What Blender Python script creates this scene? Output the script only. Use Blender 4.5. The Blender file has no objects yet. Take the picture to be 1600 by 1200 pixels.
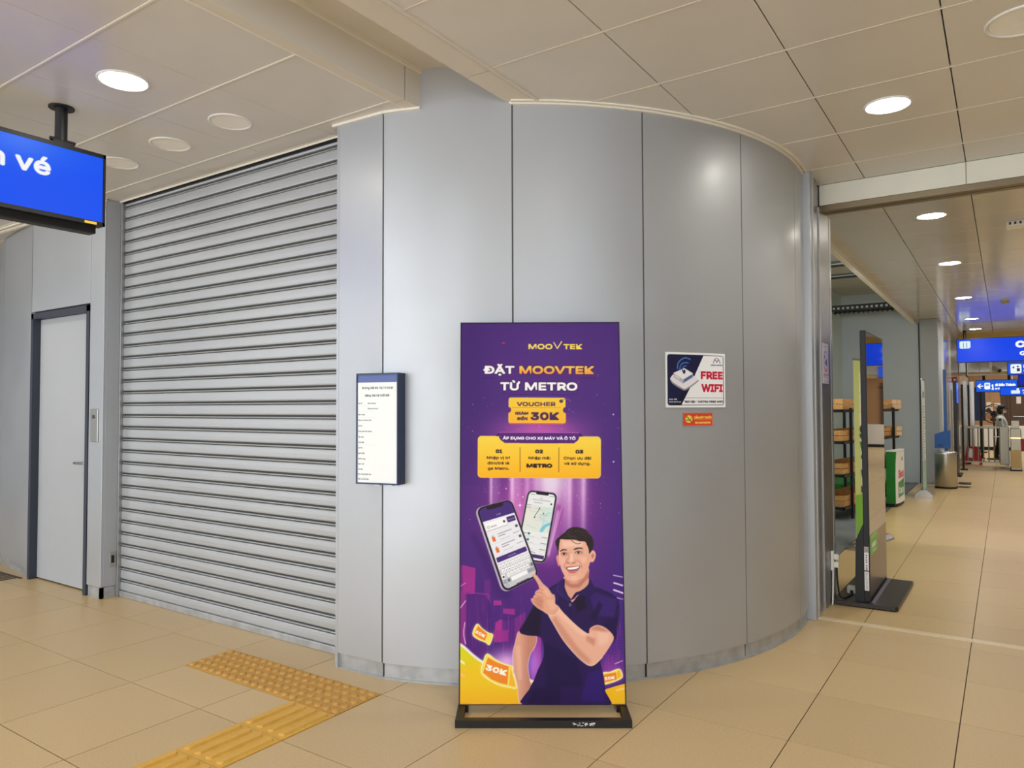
import bpy, bmesh, math, random, os
import numpy as np
from mathutils import Matrix, Vector

random.seed(7)
rng = np.random.default_rng(7)
scene = bpy.context.scene
COL = scene.collection
PI = math.pi

# ------------------------------------------------------------------ camera, world, light, exposure
EYE = 1.45
yaw, pitch, roll = math.radians(34.0557), math.radians(1.795), math.radians(-0.193)
f_ = Vector((-math.sin(yaw) * math.cos(pitch), math.cos(yaw) * math.cos(pitch), math.sin(pitch)))
r_ = Vector((math.cos(yaw), math.sin(yaw), 0))
u_ = r_.cross(f_)
c_, s_ = math.cos(roll), math.sin(roll)
rr, uu = c_ * r_ + s_ * u_, -s_ * r_ + c_ * u_
cam = bpy.data.cameras.new('camera')
camo = bpy.data.objects.new('camera', cam)
COL.objects.link(camo)
m = Matrix.Identity(4)
for i in range(3):
    m[i][0], m[i][1], m[i][2] = rr[i], uu[i], -f_[i]
m[0][3], m[1][3], m[2][3] = 0, 0, EYE
camo.matrix_world = m
cam.sensor_width = 36
cam.lens = 1139.34 / 1600 * 36
cam.clip_end = 200
scene.camera = camo

scene.view_settings.view_transform = 'Standard'
scene.view_settings.look = 'None'
scene.view_settings.gamma = 1
scene.view_settings.use_curve_mapping = False
scene.view_settings.exposure = 0.04

world = bpy.data.worlds.new('world')
scene.world = world
world.use_nodes = True
bgn = world.node_tree.nodes['Background']
bgn.inputs[0].default_value = (0.82, 0.90, 1.0, 1)
bgn.inputs[1].default_value = 2.6

LAMP_STRENGTH = 45.0
SPOT_POWER = 62.0


def area(name, loc, target, sx, sy, power, col):
    l = bpy.data.lights.new(name, 'AREA')
    l.shape = 'RECTANGLE'; l.size = sx; l.size_y = sy; l.energy = power; l.color = col
    o = bpy.data.objects.new(name, l)
    COL.objects.link(o)
    o.location = loc
    o.rotation_euler = (Vector(target) - Vector(loc)).to_track_quat('-Z', 'Y').to_euler()
    return o

# daylight falling in through the open station front, behind and to the left of the viewer
area('daylight_entrance', (-3.4, -8.6, 1.6), (-2.6, 3.5, 1.5), 9.0, 3.0, 300, (0.88, 0.94, 1.0))


area('kiosk_fill_light', (-2.1, 9.0, 3.45), (-1.9, 15.0, .8), .8, 1.6, 70, (1.0, .98, .94))  # unseen area light, added to brighten the kiosk back wall


# ------------------------------------------------------------------ helpers
def lin(c):
    a = np.asarray(c, float) / 255.0
    return np.where(a <= 0.04045, a / 12.92, ((a + 0.055) / 1.055) ** 2.4)


def mat(name, rgb, rough=0.5, metal=0.0, spec=0.5, noise=0.0, nscale=8.0, rnoise=0.0, bump=0.0, bscale=60.0,
        emit=0.0, rand=0.0, stretch=(1, 1, 1), coat=0.0, coatr=0.1, alpha=1.0, trans=0.0):
    mt = bpy.data.materials.new(name)
    mt.use_nodes = True
    nt = mt.node_tree
    b = nt.nodes['Principled BSDF']
    c = tuple(lin(rgb)) + (1,)
    b.inputs['Base Color'].default_value = c
    b.inputs['Roughness'].default_value = rough
    b.inputs['Metallic'].default_value = metal
    b.inputs['Specular IOR Level'].default_value = spec
    b.inputs['Coat Weight'].default_value = coat
    b.inputs['Coat Roughness'].default_value = coatr
    b.inputs['Transmission Weight'].default_value = trans
    b.inputs['Alpha'].default_value = alpha
    if emit:
        b.inputs['Emission Color'].default_value = c
        b.inputs['Emission Strength'].default_value = emit
    if noise or rnoise or bump or rand:
        tc = nt.nodes.new('ShaderNodeTexCoord')
        mp = nt.nodes.new('ShaderNodeMapping')
        mp.inputs['Scale'].default_value = stretch
        nt.links.new(tc.outputs['Object'], mp.inputs['Vector'])
        nz = nt.nodes.new('ShaderNodeTexNoise')
        nz.inputs['Scale'].default_value = nscale
        nz.inputs['Detail'].default_value = 5
        nt.links.new(mp.outputs[0], nz.inputs['Vector'])
        fac = nz.outputs['Fac']
        if noise or rand:
            hsv = nt.nodes.new('ShaderNodeHueSaturation')
            hsv.inputs['Color'].default_value = c
            mr = nt.nodes.new('ShaderNodeMapRange')
            mr.inputs['From Min'].default_value = 0.3; mr.inputs['From Max'].default_value = 0.7
            mr.inputs['To Min'].default_value = 1 - noise; mr.inputs['To Max'].default_value = 1 + noise
            nt.links.new(fac, mr.inputs['Value'])
            val = mr.outputs[0]
            if rand:
                oi = nt.nodes.new('ShaderNodeObjectInfo')
                m2 = nt.nodes.new('ShaderNodeMapRange')
                m2.inputs['To Min'].default_value = 1 - rand; m2.inputs['To Max'].default_value = 1 + rand
                nt.links.new(oi.outputs['Random'], m2.inputs['Value'])
                mu = nt.nodes.new('ShaderNodeMath'); mu.operation = 'MULTIPLY'
                nt.links.new(val, mu.inputs[0]); nt.links.new(m2.outputs[0], mu.inputs[1])
                val = mu.outputs[0]
            nt.links.new(val, hsv.inputs['Value'])
            nt.links.new(hsv.outputs[0], b.inputs['Base Color'])
        if rnoise:
            m3 = nt.nodes.new('ShaderNodeMapRange')
            m3.inputs['From Min'].default_value = 0.3; m3.inputs['From Max'].default_value = 0.7
            m3.inputs['To Min'].default_value = rough - rnoise; m3.inputs['To Max'].default_value = rough + rnoise
            nt.links.new(fac, m3.inputs['Value'])
            nt.links.new(m3.outputs[0], b.inputs['Roughness'])
        if bump:
            n2 = nt.nodes.new('ShaderNodeTexNoise')
            n2.inputs['Scale'].default_value = bscale
            nt.links.new(mp.outputs[0], n2.inputs['Vector'])
            bp = nt.nodes.new('ShaderNodeBump')
            bp.inputs['Strength'].default_value = bump
            bp.inputs['Distance'].default_value = 0.002
            nt.links.new(n2.outputs['Fac'], bp.inputs['Height'])
            nt.links.new(bp.outputs[0], b.inputs['Normal'])
    return mt


def print_mat(name, rough=0.4, emit=0.0, spec=0.4):
    mt = bpy.data.materials.new(name)
    mt.use_nodes = True
    nt = mt.node_tree
    b = nt.nodes['Principled BSDF']
    a = nt.nodes.new('ShaderNodeVertexColor')
    a.layer_name = 'Col'
    b.inputs['Roughness'].default_value = rough
    b.inputs['Specular IOR Level'].default_value = spec
    if not emit:
        nt.links.new(a.outputs[0], b.inputs['Base Color'])
    else:
        b.inputs['Base Color'].default_value = (.015, .015, .02, 1)
        nt.links.new(a.outputs[0], b.inputs['Emission Color'])
        b.inputs['Emission Strength'].default_value = emit
    return mt


class MB:
    """collects simple solids into one mesh"""

    def __init__(s):
        s.v = []; s.f = []; s.sm = []

    def add(s, vs, fs, smooth=False):
        n = len(s.v)
        s.v += [tuple(v) for v in vs]
        s.f += [tuple(i + n for i in f) for f in fs]
        s.sm += [smooth] * len(fs)
        return s

    def box(s, x0, x1, y0, y1, z0, z1):
        return s.add([(x0, y0, z0), (x1, y0, z0), (x1, y1, z0), (x0, y1, z0), (x0, y0, z1), (x1, y0, z1), (x1, y1, z1), (x0, y1, z1)],
                     [(3, 2, 1, 0), (4, 5, 6, 7), (0, 1, 5, 4), (1, 2, 6, 5), (2, 3, 7, 6), (3, 0, 4, 7)])

    def bevbox(s, x0, x1, y0, y1, z0, z1, b=0.005):
        bm = bmesh.new()
        bmesh.ops.create_cube(bm, size=1)
        for v in bm.verts:
            v.co = ((x0 + x1) / 2 + v.co.x * (x1 - x0), (y0 + y1) / 2 + v.co.y * (y1 - y0), (z0 + z1) / 2 + v.co.z * (z1 - z0))
        bmesh.ops.bevel(bm, geom=bm.edges[:], offset=b, segments=2, affect='EDGES', profile=0.5)
        bm.verts.index_update()
        s.add([v.co[:] for v in bm.verts], [[v.index for v in f.verts] for f in bm.faces])
        bm.free()
        return s

    def obox(s, o, ax, ay, az, a0, a1, b0, b1, c0, c1):
        o, ax, ay, az = Vector(o), Vector(ax), Vector(ay), Vector(az)
        n = MB().box(a0, a1, b0, b1, c0, c1)
        return s.add([o + ax * v[0] + ay * v[1] + az * v[2] for v in n.v], n.f)

    def prism(s, pts, ax, ay, az, o, d):
        """polygon pts (a, b) in the plane o + a*ax + b*ay, pushed d along az"""
        o, ax, ay, az = Vector(o), Vector(ax), Vector(ay), Vector(az)
        n = len(pts)
        vs = [o + ax * p[0] + ay * p[1] for p in pts] + [o + ax * p[0] + ay * p[1] + az * d for p in pts]
        fs = [tuple(range(n - 1, -1, -1)), tuple(range(n, 2 * n))] + [(i, (i + 1) % n, n + (i + 1) % n, n + i) for i in range(n)]
        return s.add(vs, fs)

    def cyl(s, p0, p1, r0, r1=None, n=16, caps=True):
        p0, p1 = Vector(p0), Vector(p1)
        r1 = r0 if r1 is None else r1
        d = (p1 - p0).normalized()
        a = d.orthogonal().normalized(); b = d.cross(a)
        vs, fs = [], []
        for p, r in ((p0, r0), (p1, r1)):
            for i in range(n):
                t = 2 * PI * i / n
                vs.append(p + a * r * math.cos(t) + b * r * math.sin(t))
        for i in range(n):
            fs.append((i, (i + 1) % n, n + (i + 1) % n, n + i))
        s.add(vs, fs, True)
        if caps:
            s.add(vs, [tuple(range(n - 1, -1, -1)), tuple(range(n, 2 * n))])
        return s

    def tube(s, pts, r, n=8):
        pts = [Vector(p) for p in pts]
        vs, fs = [], []
        a = None
        for i, p in enumerate(pts):
            d = (pts[min(i + 1, len(pts) - 1)] - pts[max(i - 1, 0)]).normalized()
            a = d.orthogonal().normalized() if a is None else (a - d * a.dot(d)).normalized()
            b = d.cross(a)
            for k in range(n):
                t = 2 * PI * k / n
                vs.append(p + a * r * math.cos(t) + b * r * math.sin(t))
        for i in range(len(pts) - 1):
            for k in range(n):
                fs.append((i * n + k, i * n + (k + 1) % n, (i + 1) * n + (k + 1) % n, (i + 1) * n + k))
        s.add(vs, fs, True)
        s.add(vs, [tuple(range(n - 1, -1, -1)), tuple(range((len(pts) - 1) * n, len(pts) * n))])
        return s

    def lathe(s, prof, c, n=32, smooth=True):
        """profile of (radius, z) turned about the vertical through c"""
        vs, fs = [], []
        for r, z in prof:
            for k in range(n):
                t = 2 * PI * k / n
                vs.append((c[0] + r * math.cos(t), c[1] + r * math.sin(t), c[2] + z))
        for i in range(len(prof) - 1):
            for k in range(n):
                fs.append((i * n + k, i * n + (k + 1) % n, (i + 1) * n + (k + 1) % n, (i + 1) * n + k))
        return s.add(vs, fs, smooth)

    def arc(s, c, r0, r1, a0, a1, z0, z1, n=12):
        """a curved slab: ring sector between two radii (degrees)"""
        vs = []
        for i in range(n + 1):
            t = math.radians(a0 + (a1 - a0) * i / n)
            for r in (r0, r1):
                for z in (z0, z1):
                    vs.append((c[0] + r * math.cos(t), c[1] + r * math.sin(t), z))
        cf, ff = [], []
        for i in range(n):
            k, l = i * 4, i * 4 + 4
            cf += [(k + 2, l + 2, l + 3, k + 3), (l, k, k + 1, l + 1)]
            ff += [(k + 3, l + 3, l + 1, k + 1), (k, l, l + 2, k + 2)]
        ff += [(0, 2, 3, 1), (n * 4 + 1, n * 4 + 3, n * 4 + 2, n * 4)]
        s.add(vs, cf, True)
        return s.add(vs, ff)

    def mesh(s, name, mats):
        me = bpy.data.meshes.new(name)
        me.from_pydata(s.v, [], s.f)
        me.polygons.foreach_set('use_smooth', s.sm)
        for mt in (mats if isinstance(mats, (list, tuple)) else [mats]):
            me.materials.append(mt)
        me.update()
        return me


def link(name, me, parent=None):
    o = bpy.data.objects.new(name, me)
    COL.objects.link(o)
    if parent is not None:
        o.parent = parent
        o.matrix_parent_inverse = Matrix.Translation(-Vector(parent['at'])) if 'at' in parent else Matrix.Identity(4)
    return o


def part(name, mb, mt, parent, label=None):
    o = link(name, mb.mesh(name, mt), parent)
    if label:
        o['label'] = label
    return o


def struct(name, mb, mt, parent=None):
    o = link(name, mb.mesh(name, mt), parent)
    if parent is None:
        o['kind'] = 'structure'
    return o


def thing(name, label, cat, at=(0, 0, 0), group=None):
    o = bpy.data.objects.new(name, None)
    COL.objects.link(o)
    o.location = at
    o['at'] = list(at)
    o['label'] = label; o['category'] = cat
    if group:
        o['group'] = group
    return o


def tag(o, label, cat, group=None):
    o['label'] = label; o['category'] = cat
    if group:
        o['group'] = group
    return o


def copy_tree(o, loc=None, label=None):
    c = o.copy()
    COL.objects.link(c)
    for ch in list(o.children):
        d = ch.copy(); COL.objects.link(d); d.parent = c
        for g in ch.children:
            e = g.copy(); COL.objects.link(e); e.parent = d
    if loc is not None:
        c.location = loc
    if label:
        c['label'] = label
    return c


# ------------------------------------------------------------------ flat print: a small rasteriser whose pixels become vertex colours
FONT = None
try:
    _fp = os.path.join(bpy.utils.system_resource('DATAFILES'), 'fonts', 'Inter.woff2')
    FONT = bpy.data.fonts.load(_fp)
except Exception:
    FONT = None
_glyphs = {}


def glyph_tris(txt):
    if txt in _glyphs:
        return _glyphs[txt]
    c = bpy.data.curves.new('lettering_source', 'FONT')
    c.body = txt
    c.fill_mode = 'FRONT'
    c.resolution_u = 4
    if FONT:
        c.font = FONT
    o = bpy.data.objects.new('lettering_source', c)
    COL.objects.link(o)
    dg = bpy.context.evaluated_depsgraph_get()
    ev = o.evaluated_get(dg)
    me = ev.to_mesh()
    me.calc_loop_triangles()
    co = np.empty(len(me.vertices) * 3); me.vertices.foreach_get('co', co); co = co.reshape(-1, 3)[:, :2]
    ti = np.empty(len(me.loop_triangles) * 3, int); me.loop_triangles.foreach_get('vertices', ti)
    tr = co[ti.reshape(-1, 3)] if len(ti) else np.zeros((0, 3, 2))
    ev.to_mesh_clear()
    bpy.data.objects.remove(o); bpy.data.curves.remove(c)
    _glyphs[txt] = tr
    return tr


def smooth_pts(pts, k=5, closed=True):
    p = np.array(pts, float)
    n = len(p)
    out = []
    for i in range(n if closed else n - 1):
        a, b = p[(i - 1) % n] if closed or i else p[i], p[i]
        c, d = p[(i + 1) % n], p[(i + 2) % n] if closed or i + 2 < n else p[i + 1]
        for t in np.arange(k) / k:
            out.append(0.5 * (2 * b + (c - a) * t + (2 * a - 5 * b + 4 * c - d) * t * t + (3 * b - a - 3 * c + d) * t ** 3))
    if not closed:
        out.append(p[-1])
    return np.array(out)


def rrect(x0, y0, x1, y1, r, n=5):
    out = []
    for cx, cy, a in ((x1 - r, y0 + r, -90), (x1 - r, y1 - r, 0), (x0 + r, y1 - r, 90), (x0 + r, y0 + r, 180)):
        for i in range(n + 1):
            t = math.radians(a + 90 * i / n)
            out.append((cx + r * math.cos(t), cy + r * math.sin(t)))
    return np.array(out)


def ell(cx, cy, rx, ry, rot=0, n=24):
    t = np.arange(n) * 2 * PI / n
    c, s = math.cos(rot), math.sin(rot)
    x, y = rx * np.cos(t), ry * np.sin(t)
    return np.c_[cx + c * x - s * y, cy + s * x + c * y]


def homog(src, dst):
    A = []
    for (x, y), (u, v) in zip(src, dst):
        A.append([x, y, 1, 0, 0, 0, -u * x, -u * y]); A.append([0, 0, 0, x, y, 1, -v * x, -v * y])
    h = np.linalg.solve(np.array(A, float), np.array(dst, float).ravel())
    Hm = np.append(h, 1).reshape(3, 3)

    def f(p):
        p = np.atleast_2d(np.asarray(p, float))
        q = np.c_[p, np.ones(len(p))] @ Hm.T
        return q[:, :2] / q[:, 2:]
    return f


def gauss(a, sg):
    if sg <= 0:
        return a
    r = max(1, int(3 * sg))
    k = np.exp(-0.5 * (np.arange(-r, r + 1) / sg) ** 2); k /= k.sum()
    for ax in (0, 1):
        pad = [(r, r) if i == ax else (0, 0) for i in range(2)]
        b = np.pad(a, pad, mode='edge')
        out = np.zeros_like(a)
        for i, w in enumerate(k):
            out += w * (b[i:i + a.shape[0]] if ax == 0 else b[:, i:i + a.shape[1]])
        a = out
    return a


class Canvas:
    def __init__(s, x0, y0, x1, y1, res, bg=(255, 255, 255)):
        s.x0, s.y0, s.res = x0, y0, res
        s.w, s.h = int(round((x1 - x0) * res)), int(round((y1 - y0) * res))
        s.img = np.ones((s.h, s.w, 3)) * np.array(bg, float)
        s.X = x0 + (np.arange(s.w)[None, :] + 0.5) / res + np.zeros((s.h, 1))
        s.Y = y0 + (np.arange(s.h)[:, None] + 0.5) / res + np.zeros((1, s.w))

    def mask(s, pts, ss=2):
        p = (np.asarray(pts, float) - (s.x0, s.y0)) * s.res
        lo = np.maximum(np.floor(p.min(0)).astype(int) - 1, 0)
        hi = np.minimum(np.ceil(p.max(0)).astype(int) + 1, (s.w, s.h))
        M = np.zeros((s.h, s.w))
        if hi[0] <= lo[0] or hi[1] <= lo[1]:
            return M
        nx, ny = (hi[0] - lo[0]) * ss, (hi[1] - lo[1]) * ss
        gx = lo[0] + (np.arange(nx) + 0.5) / ss
        gy = lo[1] + (np.arange(ny) + 0.5) / ss
        ins = np.zeros((ny, nx), bool)
        q = np.roll(p, -1, 0)
        for (ax, ay), (bx, by) in zip(p, q):
            if ay == by:
                continue
            rows = np.nonzero((gy >= min(ay, by)) & (gy < max(ay, by)))[0]
            if len(rows):
                xi = ax + (gy[rows] - ay) * (bx - ax) / (by - ay)
                ins[rows] ^= gx[None, :] > xi[:, None]
        M[lo[1]:hi[1], lo[0]:hi[0]] = ins.reshape(ny // ss, ss, nx // ss, ss).mean((1, 3))
        return M

    def lay(s, M, col, a=1.0):
        c = np.asarray(col, float)
        s.img += (M * a)[:, :, None] * (c - s.img)
        return M

    def fill(s, pts, col, a=1.0, blur=0.0, clip=None):
        M = s.mask(pts)
        if blur:
            M = gauss(M, blur * s.res)
        if clip is not None:
            M = M * clip
        return s.lay(M, col, a)

    def line(s, pts, w, col, a=1.0, blur=0.0, closed=False, clip=None):
        p = np.asarray(pts, float)
        if closed:
            p = np.vstack([p, p[:1]])
        D = np.full((s.h, s.w), 1e9)
        pad = w + 3 / s.res
        for (ax, ay), (bx, by) in zip(p[:-1], p[1:]):
            i0 = max(int((min(ax, bx) - pad - s.x0) * s.res), 0); i1 = min(int((max(ax, bx) + pad - s.x0) * s.res) + 2, s.w)
            j0 = max(int((min(ay, by) - pad - s.y0) * s.res), 0); j1 = min(int((max(ay, by) + pad - s.y0) * s.res) + 2, s.h)
            if i1 <= i0 or j1 <= j0:
                continue
            X, Y = s.X[j0:j1, i0:i1], s.Y[j0:j1, i0:i1]
            dx, dy = bx - ax, by - ay
            t = np.clip(((X - ax) * dx + (Y - ay) * dy) / max(dx * dx + dy * dy, 1e-9), 0, 1)
            D[j0:j1, i0:i1] = np.minimum(D[j0:j1, i0:i1], np.hypot(X - ax - t * dx, Y - ay - t * dy))
        M = np.clip((w / 2 - D) * s.res + 0.5, 0, 1)
        if blur:
            M = gauss(M, blur * s.res)
        if clip is not None:
            M = M * clip
        return s.lay(M, col, a)

    def text(s, txt, x0, x1, base, cap, col, bold=0.0, rot=0.0, a=1.0, grad=None, halo=None, mapf=None):
        """letters between x0 and x1 on the baseline, capital height cap; bold thickens by that much (canvas units)"""
        tr = glyph_tris(txt)
        if not len(tr):
            return
        mn, mx = tr.reshape(-1, 2).min(0), tr.reshape(-1, 2).max(0)
        capu = 0.727 if FONT else 0.69
        tx = (tr[..., 0] - mn[0]) / (mx[0] - mn[0]) * (x1 - x0 - bold) + bold / 2
        ty = -tr[..., 1] * cap / capu
        c, sn = math.cos(rot), math.sin(rot)
        px, py = x0 + c * tx - sn * ty, base + sn * tx + c * ty
        if mapf is not None:
            q = mapf(np.c_[px.ravel(), py.ravel()])
            px, py = q[:, 0].reshape(px.shape), q[:, 1].reshape(py.shape)
        T = np.stack([px, py], -1)
        ss = 3
        P = (T - (s.x0, s.y0)) * s.res * ss
        lo = np.maximum(np.floor(P.reshape(-1, 2).min(0)).astype(int) - 3 * ss - int(bold * s.res * ss), 0) // ss * ss
        hi = np.minimum((np.ceil(P.reshape(-1, 2).max(0)).astype(int) + 3 * ss + int(bold * s.res * ss)) // ss * ss + ss, (s.w * ss, s.h * ss))
        if hi[0] <= lo[0] or hi[1] <= lo[1]:
            return
        B = np.zeros((hi[1] - lo[1], hi[0] - lo[0]), bool)
        for t in P - lo:
            a0 = np.maximum(np.floor(t.min(0)).astype(int), 0); a1 = np.minimum(np.ceil(t.max(0)).astype(int) + 1, (B.shape[1], B.shape[0]))
            if a1[0] <= a0[0] or a1[1] <= a0[1]:
                continue
            gx = np.arange(a0[0], a1[0])[None, :] + 0.5; gy = np.arange(a0[1], a1[1])[:, None] + 0.5
            e = []
            for k in range(3):
                (ax, ay), (bx, by) = t[k], t[(k + 1) % 3]
                e.append((bx - ax) * (gy - ay) - (by - ay) * (gx - ax))
            B[a0[1]:a1[1], a0[0]:a1[0]] |= ((e[0] >= -.01) & (e[1] >= -.01) & (e[2] >= -.01)) | ((e[0] <= .01) & (e[1] <= .01) & (e[2] <= .01))

        def dil(B, r):
            if r < 0.5:
                return B
            R = int(math.ceil(r))
            out = B.copy()
            for dy in range(-R, R + 1):
                for dx in range(-R, R + 1):
                    if dx * dx + dy * dy <= r * r + .3:
                        out |= np.roll(np.roll(B, dy, 0), dx, 1)
            return out

        def full(B):
            M = np.zeros((s.h, s.w))
            M[lo[1] // ss:hi[1] // ss, lo[0] // ss:hi[0] // ss] = B.reshape(B.shape[0] // ss, ss, B.shape[1] // ss, ss).mean((1, 3))
            return M
        B = dil(B, bold / 2 * s.res * ss)
        if halo:
            s.lay(gauss(full(dil(B, halo[1] * s.res * ss)), halo[1] * s.res * .5), halo[0], halo[2])
        M = full(B)
        if grad:
            t = np.clip((s.Y - (base - cap)) / cap, 0, 1)[..., None]
            C = np.array(grad[0], float) * (1 - t) + np.array(grad[1], float) * t
            s.img += (M * a)[:, :, None] * (C - s.img)
        else:
            s.lay(M, col, a)

    def sample(s, p):
        q = (p - (s.x0, s.y0)) * s.res - 0.5
        x = np.clip(q[:, 0], 0, s.w - 1.001); y = np.clip(q[:, 1], 0, s.h - 1.001)
        i, j = x.astype(int), y.astype(int)
        fx, fy = (x - i)[:, None], (y - j)[:, None]
        I = s.img
        return (I[j, i] * (1 - fx) + I[j, i + 1] * fx) * (1 - fy) + (I[j + 1, i] * (1 - fx) + I[j + 1, i + 1] * fx) * fy


def print_sheet(name, cv, quad, place, nu, nv, mt, parent, gain=1.0):
    """a sheet of nu x nv cells; quad = canvas corners TL, TR, BR, BL; place(u, v) arrays -> xyz"""
    u, v = np.meshgrid(np.linspace(0, 1, nu + 1), np.linspace(0, 1, nv + 1))
    u, v = u.ravel(), v.ravel()
    hq = homog([(0, 0), (1, 0), (1, 1), (0, 1)], quad)
    col = cv.sample(hq(np.c_[u, v]))
    col = np.clip(lin(np.clip(col, 0, 255)) * gain, 0, 1)
    xyz = place(u, v)
    me = bpy.data.meshes.new(name)
    n = (nu + 1) * (nv + 1)
    idx = np.arange(n).reshape(nv + 1, nu + 1)
    q = np.stack([idx[1:, :-1], idx[1:, 1:], idx[:-1, 1:], idx[:-1, :-1]], -1).reshape(-1, 4)
    me.vertices.add(n); me.vertices.foreach_set('co', xyz.astype(np.float32).ravel())
    me.loops.add(q.size); me.loops.foreach_set('vertex_index', q.astype(np.int32).ravel())
    me.polygons.add(len(q)); me.polygons.foreach_set('loop_start', np.arange(0, q.size, 4, dtype=np.int32))
    me.update(calc_edges=True)
    at = me.color_attributes.new('Col', 'FLOAT_COLOR', 'POINT')
    at.data.foreach_set('color', np.c_[col, np.ones(n)].astype(np.float32).ravel())
    me.materials.append(mt)
    return link(name, me, parent)


def flat(TL, TR, BL):
    TL, TR, BL = (np.array(p, float) for p in (TL, TR, BL))
    return lambda u, v: TL + np.outer(u, TR - TL) + np.outer(v, BL - TL)


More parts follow.
